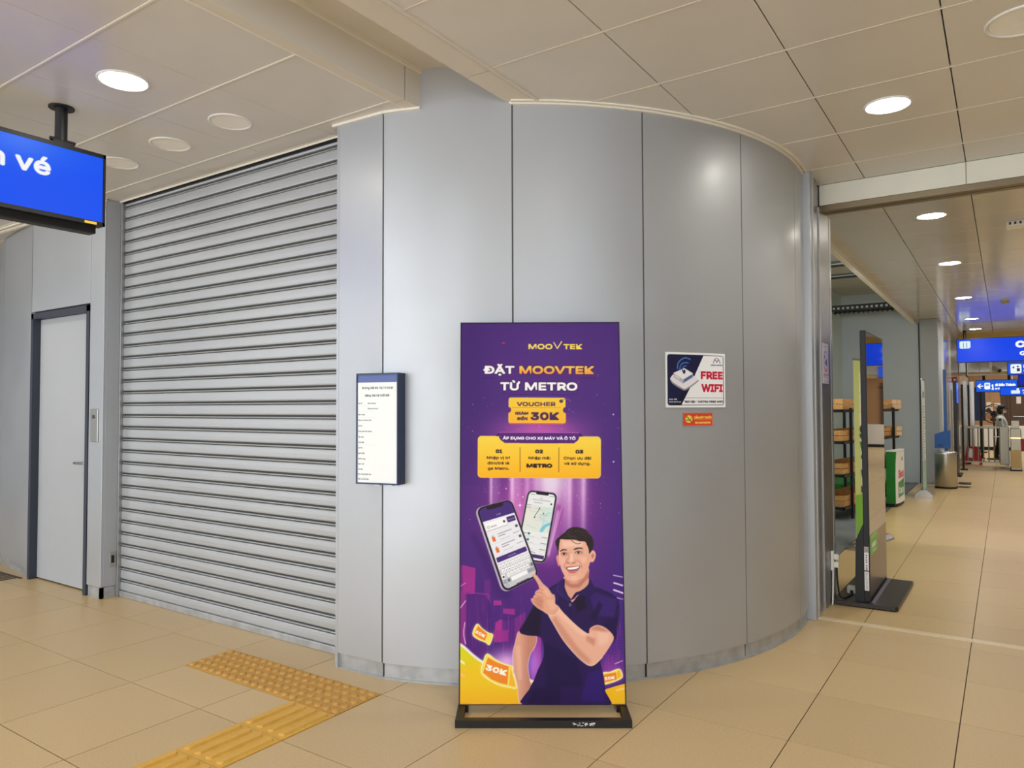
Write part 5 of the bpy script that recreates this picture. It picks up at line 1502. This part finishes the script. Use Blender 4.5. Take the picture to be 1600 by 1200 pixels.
# ------------------------------------------------------------------ column, gloss wall and end of the passage
struct('wall_column', MB().bevbox(-1.305, -1.01, 15.58, 16.3, 0, CZ, .01), M['column'])
wf2 = struct('wall_gloss', MB().box(-1.3, -.985, 16.302, 31, 0, 3.3), M['panelg'])
for k in range(12):
    for z0, z1 in ((.10, 1.50), (1.506, CZ)):
        part('panel', MB().bevbox(-.99, -.965, 16.32 + k * .80, 16.32 + k * .80 + .794, z0, z1, .003), M['panelg'], wf2)
part('skirting', MB().box(-.98, -.97, 16.32, 26, 0, .095), M['skirt'], wf2)
ew = struct('wall_end', MB().box(-1.2, 4.2, 28.4, 28.6, 0, 3.3), M['tan'])
for k in range(3):
    part('tan_panel', MB().bevbox(-1.0 + k * .30, -1.0 + k * .30 + .295, 28.35, 28.41, .80, 2.25, .004), M['tan'], ew)
part('dark_panel', MB().bevbox(-.12, .06, 28.33, 28.41, .80, 2.25, .004), M['brown'], ew)
for k in range(3):
    part('wainscot', MB().bevbox(-1.0 + k * 1.3, -1.0 + k * 1.3 + 1.29, 28.28, 28.41, .10, .795, .004), M['wains'], ew)
part('wainscot_base', MB().box(-.96, 3.2, 28.27, 28.41, 0, .10), M['black'], ew)
dr = struct('door_2', MB().box(.06, .12, 28.30, 28.41, .80, 2.12).box(1.90, 1.96, 28.30, 28.41, .80, 2.12).box(.06, 1.96, 28.30, 28.41, 2.06, 2.25), M['brown'])
for k, x in enumerate((.125, 1.015)):
    lf = part('door_leaf', MB().bevbox(x, x + .88, 28.33, 28.40, .80, 2.055, .006), M['brown'], dr)
    part('push_bar', MB().box(x + .08, x + .80, 28.30, 28.325, 1.08, 1.10), M['steel'], lf)
part('door_notice', MB().box(.30, .42, 28.325, 28.33, 1.50, 1.72), M['white'], dr)
hd = struct('wall_header', MB().box(-.96, 3.2, 21.60, 21.75, 2.19, CZ), M['wains'])
hg = mat('header_gloss', (232, 232, 230), .12, metal=.2)
for k in range(9):
    for z0, z1 in ((2.28, 2.64), (2.646, 3.0)):
        part('header_panel', MB().bevbox(-.955 + k * .45, -.955 + k * .45 + .444, 21.57, 21.61, z0, z1, .004), hg, hd)
part('header_line', MB().box(-.96, 3.1, 21.56, 21.6, 2.225, 2.262), M['yellow'], hd)
struct('wall_yellow_band', MB().bevbox(-.865, 3.2, 19.55, 19.7, 2.97, CZ + .15, .004), M['yellow'])

# signs hanging in the passage


def hanging_sign(name, label, x0, x1, y, z0, z1, cv, w, h, nu, nv, pole=None, emit=1.0):
    t = thing(name, label, 'sign', ((x0 + x1) / 2, y, z0))
    part('housing', MB().bevbox(x0, x1, y, y + .09, z0, z1, .006), M['black'], t)
    b = .012
    print_sheet('lit_panel', cv, [(0, 0), (w, 0), (w, h), (0, h)], flat((x0 + b, y - .001, z1 - b), (x1 - b, y - .001, z1 - b), (x0 + b, y - .001, z0 + b)), nu, nv, P_SIGN, t)
    for px in (pole or [x0 + (x1 - x0) * .2, x0 + (x1 - x0) * .8]):
        part('hanger_pole', MB().cyl((px, y + .045, z1 - .01), (px, y + .045, CZ), .03, n=12), M['black'], t)
    return t


P_SIGN = print_mat('passage_sign', .35, emit=.95, spec=.1)
B1 = (0, 66, 232)
V = Canvas(0, 0, 300, 52, 3, B1)
V.fill(rrect(4.5, 4, 25, 21, 3), (196, 232, 252)); V.fill(rrect(6.5, 5.5, 23, 19.5, 2), (224, 244, 254))
for a, b in ((12, 8.5), (18, 8.5), (12, 14), (18, 14)):
    V.line([(a, b), (a, b + 4.5)], 1.6, (130, 140, 160))
V.text('Cửa', 105, 147, 22, 17, (250, 252, 255), bold=3.2); V.text('Gate', 112, 147, 40, 11, (250, 252, 255), bold=2.0)
hanging_sign('passage_sign', 'large bright blue hanging sign with white lift pictogram at its left end', -.853, 2.15, 18.5, 2.37, 2.887, V, 300, 52, 460, 80, pole=[-.70, 1.6])
V = Canvas(0, 0, 86, 30, 6, (24, 92, 220))
V.line([(14, 15), (4, 15)], 2.6, (250, 252, 255)); V.line([(9, 9.5), (3.5, 15), (9, 20.5)], 2.6, (250, 252, 255))
V.fill(rrect(17.5, 6, 30, 24, 2.5), (250, 252, 255)); V.fill(rrect(20, 9, 27.5, 18, 1.5), (150, 180, 230)); V.fill(rrect(20, 15, 27.5, 18, .5), (250, 252, 255)); V.text('1', 32.5, 38, 24, 18, (250, 252, 255), bold=2.0)
V.text('đi Bến Thành', 40, 83, 15, 8, (250, 252, 255), bold=1.4); V.text('to Ben Thanh', 40, 72, 24, 6, (250, 252, 255), bold=1.0)
hanging_sign('platform_sign', 'small blue sign with a left arrow and number 1 below the big blue sign', -.603, .262, 21.6, 1.776, 2.076, V, 86, 30, 240, 84)
V = Canvas(0, 0, 100, 30, 5, (24, 84, 220))
V.fill(rrect(5, 4, 27, 27, 3), (240, 246, 252)); V.fill([(9, 11), (13, 9), (13, 15), (10, 14)], (40, 50, 60)); V.fill([(18, 14), (24, 14), (24, 22), (18, 22)], (40, 50, 60)); V.fill(ell(20, 10, 2, 2), (40, 50, 60))
V.text('Lối', 31, 60, 13, 9, (240, 246, 252), bold=1.5); V.text('Way', 31, 56, 25, 8, (240, 246, 252), bold=1.4)
hanging_sign('pictogram_sign', 'blue sign with a white square pictogram hanging under the big blue sign', .06, 1.05, 20.9, 2.16, 2.467, V, 100, 30, 160, 50, pole=[.65, .9])
V = Canvas(0, 0, 100, 21, 5, (10, 84, 232))
V.fill([(22, 8), (40, 8), (40, 17), (22, 17)], (230, 240, 252)); V.fill([(33, 3), (38, 2), (38, 17), (33, 17)], (230, 240, 252)); V.text('Nhà vệ sinh', 45, 92, 11, 6, (240, 246, 252), bold=1.1); V.text('Toilets', 45, 68, 18, 4.6, (240, 246, 252), bold=.9)
hanging_sign('toilet_sign', 'lowest blue sign with seat pictogram, overlapping the sign with the number 1', -.103, .90, 21.25, 1.682, 1.89, V, 100, 21, 180, 40, pole=[.6, .8])
V = Canvas(0, 0, 60, 24, 4, (8, 40, 176))
V.fill([(14, 4), (30, 4), (30, 18)], (240, 246, 252))
hanging_sign('arrow_sign', 'dark blue sign with a white arrow behind the pictogram sign', .27, .86, 21.42, 1.93, 2.20, V, 60, 24, 60, 30, pole=[.55, .75])
ex = thing('exit_sign', 'little lit green exit sign above the brown doors', 'sign', (.19, 27.9, 1.80))
part('housing', MB().bevbox(.09, .30, 27.9, 27.94, 1.79, 1.89, .004), M['exitg'], ex); part('hanger_pole', MB().cyl((.2, 27.92, 1.88), (.2, 27.92, CZ), .01, n=8), M['white'], ex)
V = Canvas(0, 0, 21, 10, 8, (60, 190, 150)); V.text('EXIT', 4, 17, 8, 6, (236, 252, 244), bold=1.0)
print_sheet('lit_panel', V, [(0, 0), (21, 0), (21, 10), (0, 10)], flat((.09, 27.899, 1.89), (.30, 27.899, 1.89), (.09, 27.899, 1.79)), 42, 20, P_SIGN, ex)
sm = thing('smoke_detector_box', 'white vented detector box on the passage ceiling at the right edge', 'detector', (.124, 7.79, CZ))
part('box', MB().bevbox(.04, .26, 7.70, 7.88, CZ - .045, CZ, .006), M['white'], sm)
for k in range(5):
    part('vent_slot', MB().box(.06 + k * .038, .075 + k * .038, 7.698, 7.702, CZ - .034, CZ - .012), M['duct'], sm)
sp = thing('ceiling_detector', 'small round greenish detector on the passage ceiling near the big sign', 'detector', (.03, 13.6, CZ))
part('body', MB().lathe([(.055, 0), (.055, -.02), (.03, -.045), (.0001, -.045)], (.03, 13.6, CZ), 20), mat('detector_body', (168, 170, 150), .5), sp)
cc = thing('security_camera', 'white bullet camera on a drop pole under the big blue sign', 'camera', (-.22, 21, 2.2))
part('drop_pole', MB().box(-.30, -.24, 21.0, 21.06, 2.24, CZ), M['white'], cc)
part('camera_body', MB().cyl((-.24, 21.08, 2.36), (-.10, 20.88, 2.27), .055, n=14), mat('camera_shell', (190, 186, 160), .4), cc); part('lens', MB().cyl((-.102, 20.883, 2.271), (-.095, 20.873, 2.267), .042, n=14), M['black'], cc)
hp = thing('framed_notice', 'thin dark framed notice hanging edge-on below the big blue sign', 'sign', (-.72, 20.2, 2.1))
part('frame', MB().bevbox(-.745, -.725, 19.9, 20.6, 2.12, 2.62, .004), M['black'], hp); part('face', MB().box(-.726, -.722, 19.93, 20.57, 2.15, 2.60), M['white'], hp)
for y in (20.0, 20.5):
    part('hanger_wire', MB().cyl((-.735, y, 2.61), (-.735, y, CZ), .006, n=6), M['duct'], hp)

# things standing along the gloss wall
ru = thing('rollup_banner', 'white roll-up banner seen edge-on before the grey column', 'banner', (-1.1, 13.4, 0))
a0, a1 = Vector((-1.085, 13.1, 0)), Vector((-1.095, 13.75, 0)); ad_ = (a1 - a0).normalized(); an = Vector((ad_.y, -ad_.x, 0)); al = (a1 - a0).length
part('base_case', MB().prism([(-.13, 0), (.13, 0), (.12, .05), (.05, .12), (-.05, .12), (-.12, .05)], an, UPZ, ad_, a0, al), M['steel'], ru)
V = Canvas(0, 0, 700, 1750, .3, (226, 232, 226))
for k in range(24):
    V.line([(60, 420 + k * 44), (rng.uniform(300, 640), 420 + k * 44)], 20, (70, 110, 90), .8)
V.fill([(0, 1300), (700, 1300), (700, 1750), (0, 1750)], (150, 196, 170), .8); V.fill([(120, 180), (580, 180), (580, 290), (120, 290)], (120, 160, 140))
part('banner_back', MB().obox(a0, ad_, an, UPZ, 0.02, al - .02, -.003, 0, .11, 1.86), M['white'], ru); part('top_rail', MB().obox(a0, ad_, an, UPZ, 0.01, al - .01, -.008, .008, 1.855, 1.88), M['steel'], ru)
tlr = a0 + UPZ * 1.855 + an * .001 + ad_ * .02
print_sheet('banner_print', V, [(0, 0), (700, 0), (700, 1750), (0, 1750)], flat(tlr, tlr + ad_ * (al - .04), tlr - UPZ * 1.745), 40, 120, P_MATTE, ru)
tag(link('wall_cable', MB().tube(smooth_pts([(-1.318, 15.572, 3.0), (-1.316, 15.572, 1.8), (-1.32, 15.572, .9), (-1.33, 15.57, .2), (-1.335, 15.55, .009)], 5, False), .009, 6).mesh('wall_cable', M['cable'])), 'thin black cable running down beside the grey column', 'cable')

bi = thing('waste_bin', 'round brushed steel waste bin standing by the gloss wall', 'bin', (-.905, 14.92, 0))
bc_ = (-.888, 14.92, 0)
bi.location = bc_; bi['at'] = list(bc_)
part('bin_body', MB().lathe([(.168, .03), (.172, .035), (.172, .60)], bc_, 40), M['brush'], bi)
part('lid', MB().lathe([(.179, .60), (.179, .628), (.155, .646), (.115, .646), (.105, .632), (.0001, .63)], bc_, 40), M['steel'], bi)
part('base_ring', MB().lathe([(.155, 0), (.176, .0), (.176, .031), (.165, .031)], bc_, 40), M['black'], bi)
ds = thing('sanitiser_stand', 'tall blue hand sanitiser stand with a foot pedal behind the steel bin', 'stand', (-.88, 15.35, 0))
part('post', MB().bevbox(-.925, -.88, 15.30, 15.38, .04, 2.10, .006), M['blue'], ds)
part('body', MB().prism([(-.185, .0), (.06, .0), (.06, .32), (.0, .32), (-.185, .25)], (1, 0, 0), (0, 0, 1), (0, 1, 0), (-.885, 15.22, .68), .16), M['blue'], ds)
part('label_slot', MB().box(-1.03, -.94, 15.217, 15.221, .72, .745), M['navy'], ds)
part('base_plate', MB().bevbox(-.99, -.74, 15.18, 15.52, 0, .03, .006), M['steel'], ds)
part('pedal', MB().bevbox(-.715, -.525, 15.14, 15.42, .055, .075, .006), M['black'], ds); part('pedal_arm', MB().box(-.80, -.70, 15.26, 15.34, .025, .07), M['steel'], ds)


def slim_totem(name, label, cat, x, y, w, z1, mt, top=None, depth=.5):
    t = thing(name, label, cat, (x, y, 0))
    part('body', MB().bevbox(x - w / 2, x + w / 2, y, y + depth, .03, z1, .006), mt, t)
    part('foot', MB().bevbox(x - w / 2 - .04, x + w / 2 + .06, y - .02, y + depth + .02, 0, .03, .004), M['black'], t)
    if top:
        part('screen', MB().box(x + w / 2, x + w / 2 + .003, y + .04, y + depth - .04, z1 - .45, z1 - .03), top, t)
    return t


scr = mat('blue_screen', (16, 90, 220), .2, emit=.9)
slim_totem('dark_totem', 'slim black totem with a blue lit top edge behind the blue sanitiser stand', 'totem', -.85, 17.4, .06, 1.95, M['blackg'], scr, .7)
slim_totem('grey_totem', 'slim grey steel totem panel between the gloss wall and the black totem', 'totem', -.895, 16.6, .04, 1.75, M['gate'], None, .35)
slim_totem('door_post', 'black strip post at the gloss wall under the red alarm box', 'post', -.80, 19.2, .04, 1.92, M['black'], None, .1)
slim_totem('steel_post', 'tall steel post at the gloss wall behind the left end of the steel fence', 'post', -.83, 21.3, .09, 2.06, M['panelg'], None, .25)
slim_totem('black_post', 'second black strip post, just behind the wet floor sign', 'post', -.785, 22.2, .04, 1.98, M['black'], None, .1)
slim_totem('round_corner_post', 'broad pale steel post right of the black strip posts', 'post', -.735, 23.0, .10, 2.08, M['panelg'], None, .25)
bp_ = thing('blue_board', 'dark blue notice board standing before the tan end wall', 'board', (-.62, 26.5, 0))
part('board', MB().bevbox(-.78, -.50, 26.5, 26.54, .98, 2.0, .006), M['navy'], bp_); part('board_post', MB().box(-.66, -.62, 26.54, 26.57, 0, 1.2), M['black'], bp_); part('board_foot', MB().box(-.8, -.48, 26.4, 26.7, 0, .03), M['black'], bp_)
pl = thing('black_pole', 'thin black pole standing left of the pedestal fan', 'pole', (-.545, 23.6, 0))
part('pole', MB().cyl((-.545, 23.6, .03), (-.545, 23.6, 1.86), .028, n=12), M['black'], pl); part('pole_foot', MB().cyl((-.545, 23.6, 0), (-.545, 23.6, .03), .07, n=20), M['black'], pl)
rb = thing('alarm_box', 'small red alarm box high on the gloss wall', 'alarm', (-.9, 19.0, 2.0))
part('box', MB().bevbox(-.965, -.885, 18.98, 19.10, 1.96, 2.08, .006), M['red'], rb); part('button', MB().cyl((-.92, 18.98, 2.02), (-.92, 18.965, 2.02), .025, n=12), M['white'], rb)
for k, (x, z, w, h, lb_) in enumerate(((-.44, 1.44, .13, .11, 'upper small white paper on the tan end wall'), (-.44, 1.20, .22, .19, 'larger white paper on the tan end wall below the small one'), (-.19, 1.42, .20, .10, 'wide white paper on the tan end wall beside the brown doors'))):
    t = tag(link('wall_paper_notice', MB().box(x - w / 2, x + w / 2, 28.335, 28.349, z, z + h).mesh('wall_paper_notice', M['white'])), lb_, 'notice', 'papers on the end wall')

# fence, wet floor sign, ticket gate
fe = thing('steel_fence', 'low steel barrier fence with upright bars across the far passage', 'fence', (-.4, 20.6, 0))
part('top_rail', MB().bevbox(-1.0 + .14, .02, 20.56, 20.64, .90, .955, .01), M['gate'], fe)
part('bottom_rail', MB().box(-.86, .0, 20.585, 20.615, .09, .12), M['gate'], fe)
for k in range(7):
    part('upright_bar', MB().cyl((-.76 + k * .105, 20.6, .11), (-.76 + k * .105, 20.6, .91), .013, n=8), M['gate'], fe)
part('end_post', MB().bevbox(-.905, -.83, 20.55, 20.65, 0, .93, .008), M['gate'], fe)
part('cabinet_post', MB().bevbox(-.125, .06, 20.45, 20.75, 0.07, .955, .012), M['gate'], fe); part('cabinet_foot', MB().box(-.03, .05, 20.5, 20.7, 0, .08), M['gate'], fe)
part('arm', MB().cyl((-.26, 20.5, .71), (-.10, 20.5, .71), .014, n=8), M['steel'], fe)
ws = thing('wet_floor_sign', 'red folding caution board standing behind the steel fence', 'sign', (-.7, 21.2, 0))
for s_, yb in ((1, 21.05), (-1, 21.40)):
    dy = Vector((0, s_ * .17, 0))
    part('board', MB().prism([(-.86, .10), (-.50, .10), (-.555, .46), (-.80, .46)], (1, 0, 0), Vector((0, s_ * .30, .954)), (0, -s_, 0), (0, yb, 0), .015), M['red'], ws)
    for x in (-.86, -.55):
        part('leg', MB().prism([(x, 0), (x + .06, 0), (x + .06, .11), (x + .01, .11)], (1, 0, 0), Vector((0, s_ * .30, .954)), (0, -s_, 0), (0, yb, 0), .015), M['red'], ws)
part('pictogram', MB().prism([(-.79, .20), (-.70, .17), (-.66, .26), (-.69, .40), (-.75, .42), (-.76, .32)], (1, 0, 0), Vector((0, .30, .954)), (0, -1, 0), (0, 21.033, 0), .003), M['white'], ws)
tg = thing('ticket_gate', 'slim steel ticket gate cabinet with card reader and amber lower panel', 'gate', (.18, 19.6, 0))
part('cabinet', MB().bevbox(.08, .275, 19.55, 20.6, .02, .93, .012), M['gate'], tg); part('amber_panel', MB().box(.10, .255, 19.546, 19.551, .06, .46), M['gatec'], tg); part('light_strip', MB().box(.08, .27, 19.546, 19.552, .715, .735), mat('gate_light', (255, 226, 150), .3, emit=2), tg)
part('reader', MB().bevbox(.10, .245, 19.60, 19.85, .93, 1.10, .012), M['white'], tg); part('reader_face', MB().box(.13, .215, 19.597, 19.602, .96, 1.08), M['dim'], tg)
for k in range(4):
    part('side_lamp', MB().box(.272, .30, 19.60, 19.63, .74 + k * .05, .765 + k * .05), M['white'], tg)
part('flap', MB().bevbox(.275, .50, 19.9, 19.93, .42, .70, .01), M['red'], tg)
part('gate_base', MB().box(.07, .285, 19.53, 20.62, 0, .025), M['duct'], tg)

# pedestal fan
fn = thing('pedestal_fan', 'large black pedestal fan with a round wire cage behind the guard', 'fan', (-.26, 23.4, 0))
fc = Vector((-.255, 23.3, 1.22))
for dy, r in ((0, .25), (.10, .25), (-.03, .16), (-.04, .075)):
    part('cage_ring', MB().tube([fc + Vector((r * math.cos(q), dy, r * math.sin(q))) for q in np.linspace(0, 2 * PI, 37)], .009 if r > .2 else .004, 6), M['black'], fn)
mb = MB()
for k in range(28):
    q = k * 2 * PI / 28
    mb.tube([fc + Vector((.07 * math.cos(q), -.045, .07 * math.sin(q))), fc + Vector((.25 * math.cos(q), 0, .25 * math.sin(q)))], .0025, 4)
o = part('cage_wire', mb, M['black'], fn); o['kind'] = 'stuff'
for k in range(3):
    q = k * 2.094 + .4
    part('blade', MB().prism([(.04, -.02), (.19, -.075), (.22, .01), (.18, .075), (.04, .02)], Vector((math.cos(q), .12, math.sin(q))), Vector((-math.sin(q), .25, math.cos(q))), Vector((0, 1, 0)), fc + Vector((0, .03, 0)), .006), M['fanblade'], fn)
part('motor', MB().cyl(fc + Vector((0, .04, 0)), fc + Vector((0, .24, 0)), .08, .06, n=16), M['black'], fn); part('stand_pole', MB().cyl((-.255, 23.45, .03), (-.255, 23.45, 1.22), .02, n=10), M['black'], fn); part('stand_base', MB().cyl((-.255, 23.45, 0), (-.255, 23.45, .03), .18, n=24), M['black'], fn)

# ------------------------------------------------------------------ the guard, side-on, leaning back on her heels


def skinned(name, joints, edges, mt_fn, mats, sub=2, parent=None):
    me = bpy.data.meshes.new(name)
    me.from_pydata([j[:3] for j in joints], edges, [])
    o = bpy.data.objects.new(name, me); COL.objects.link(o)
    md = o.modifiers.new('skin', 'SKIN'); md.use_smooth_shade = True
    for i, j in enumerate(joints):
        sv = me.skin_vertices[0].data[i]
        sv.radius = (j[3], j[4] if len(j) > 4 else j[3]); sv.use_root = i == 0
    o.modifiers.new('sub', 'SUBSURF').levels = sub
    o.modifiers['sub'].render_levels = sub
    dg = bpy.context.evaluated_depsgraph_get()
    ne = bpy.data.meshes.new_from_object(o.evaluated_get(dg))
    bpy.data.objects.remove(o)
    ne.materials.clear()
    for mt in mats:
        ne.materials.append(mt)
    for p in ne.polygons:
        p.material_index = mt_fn(p.center); p.use_smooth = True
    ne.name = name
    return link(name, ne, parent)


gx, gy = -.085, 22.9
gu = thing('person', 'guard in a pale uniform shirt, dark cap and face mask standing side-on behind the fence', 'person', (gx, gy, 0))
Jt = [(gx, gy, .80, .14, .14), (gx + .01, gy, .95, .155, .15), (gx - .015, gy, 1.11, .15, .16), (gx - .03, gy, 1.19, .07, .08), (gx - .01, gy, 1.24, .042), (gx + .01, gy, 1.31, .075, .065), (gx + .012, gy, 1.38, .08, .07), (gx + .012, gy, 1.42, .05, .05),
      (gx - .01, gy - .09, .74, .085), (gx - .005, gy - .10, .43, .062), (gx - .03, gy - .10, .09, .045), (gx + .08, gy - .11, .04, .035),
      (gx - .03, gy + .09, .74, .085), (gx - .08, gy + .10, .43, .062), (gx - .13, gy + .10, .09, .045), (gx - .02, gy + .11, .04, .035),
      (gx - .03, gy - .19, 1.12, .055), (gx + .00, gy - .23, .93, .045), (gx + .12, gy - .20, .80, .034), (gx + .17, gy - .19, .78, .025),
      (gx - .03, gy + .19, 1.12, .055), (gx + .00, gy + .23, .93, .045), (gx + .12, gy + .20, .80, .034), (gx + .17, gy + .19, .78, .025)]
Ed = [(0, 1), (1, 2), (2, 3), (3, 4), (4, 5), (5, 6), (6, 7), (0, 8), (8, 9), (9, 10), (10, 11), (0, 12), (12, 13), (13, 14), (14, 15), (2, 16), (16, 17), (17, 18), (18, 19), (2, 20), (20, 21), (21, 22), (22, 23)]
skinned('body', Jt, Ed, lambda c: (0 if c.z > 1.215 or (c.x > gx + .09 and c.z > .70 and abs(c.y - gy) > .15) else 1 if c.z > .86 or (abs(c.y - gy) > .16 and c.z > .75) else 3 if c.z < .075 else 2), [M['skin'], M['shirt'], M['trousers'], M['shoe']], 2, gu)
part('cap', MB().lathe([(.088, .0), (.092, .03), (.082, .07), (.045, .095), (.0001, .10)], (gx + .005, gy, 1.365), 20).prism([(.05, -.06), (.15, -.045), (.165, 0), (.15, .045), (.05, .06)], (1, 0, -.1), (0, 1, 0), (0, 0, 1), (gx + .01, gy, 1.368), .010), M['hair'], gu)
part('hair', MB().lathe([(.0001, -.16), (.035, -.15), (.06, -.06), (.085, .02), (.088, .07), (.05, .10)], (gx - .022, gy, 1.30), 16), M['hair'], gu)
part('face_mask', MB().lathe([(.0001, -.05), (.045, -.045), (.062, .0), (.055, .035), (.0001, .045)], (gx + .052, gy, 1.295), 14), M['mask'], gu)
part('shoulder_patch', MB().bevbox(gx - .06, gx + .0, gy - .255, gy - .24, 1.05, 1.11, .004), M['navy'], gu)
part('belt', MB().lathe([(.145, -.015), (.155, 0), (.145, .02)], (gx - .003, gy, .86), 20), M['black'], gu)
part('ear', MB().lathe([(.0001, -.025), (.014, 0), (.0001, .025)], (gx + .0, gy - .075, 1.325), 10), M['skin'], gu)
print('tiles', n_tiles, 'objects', len(bpy.data.objects))
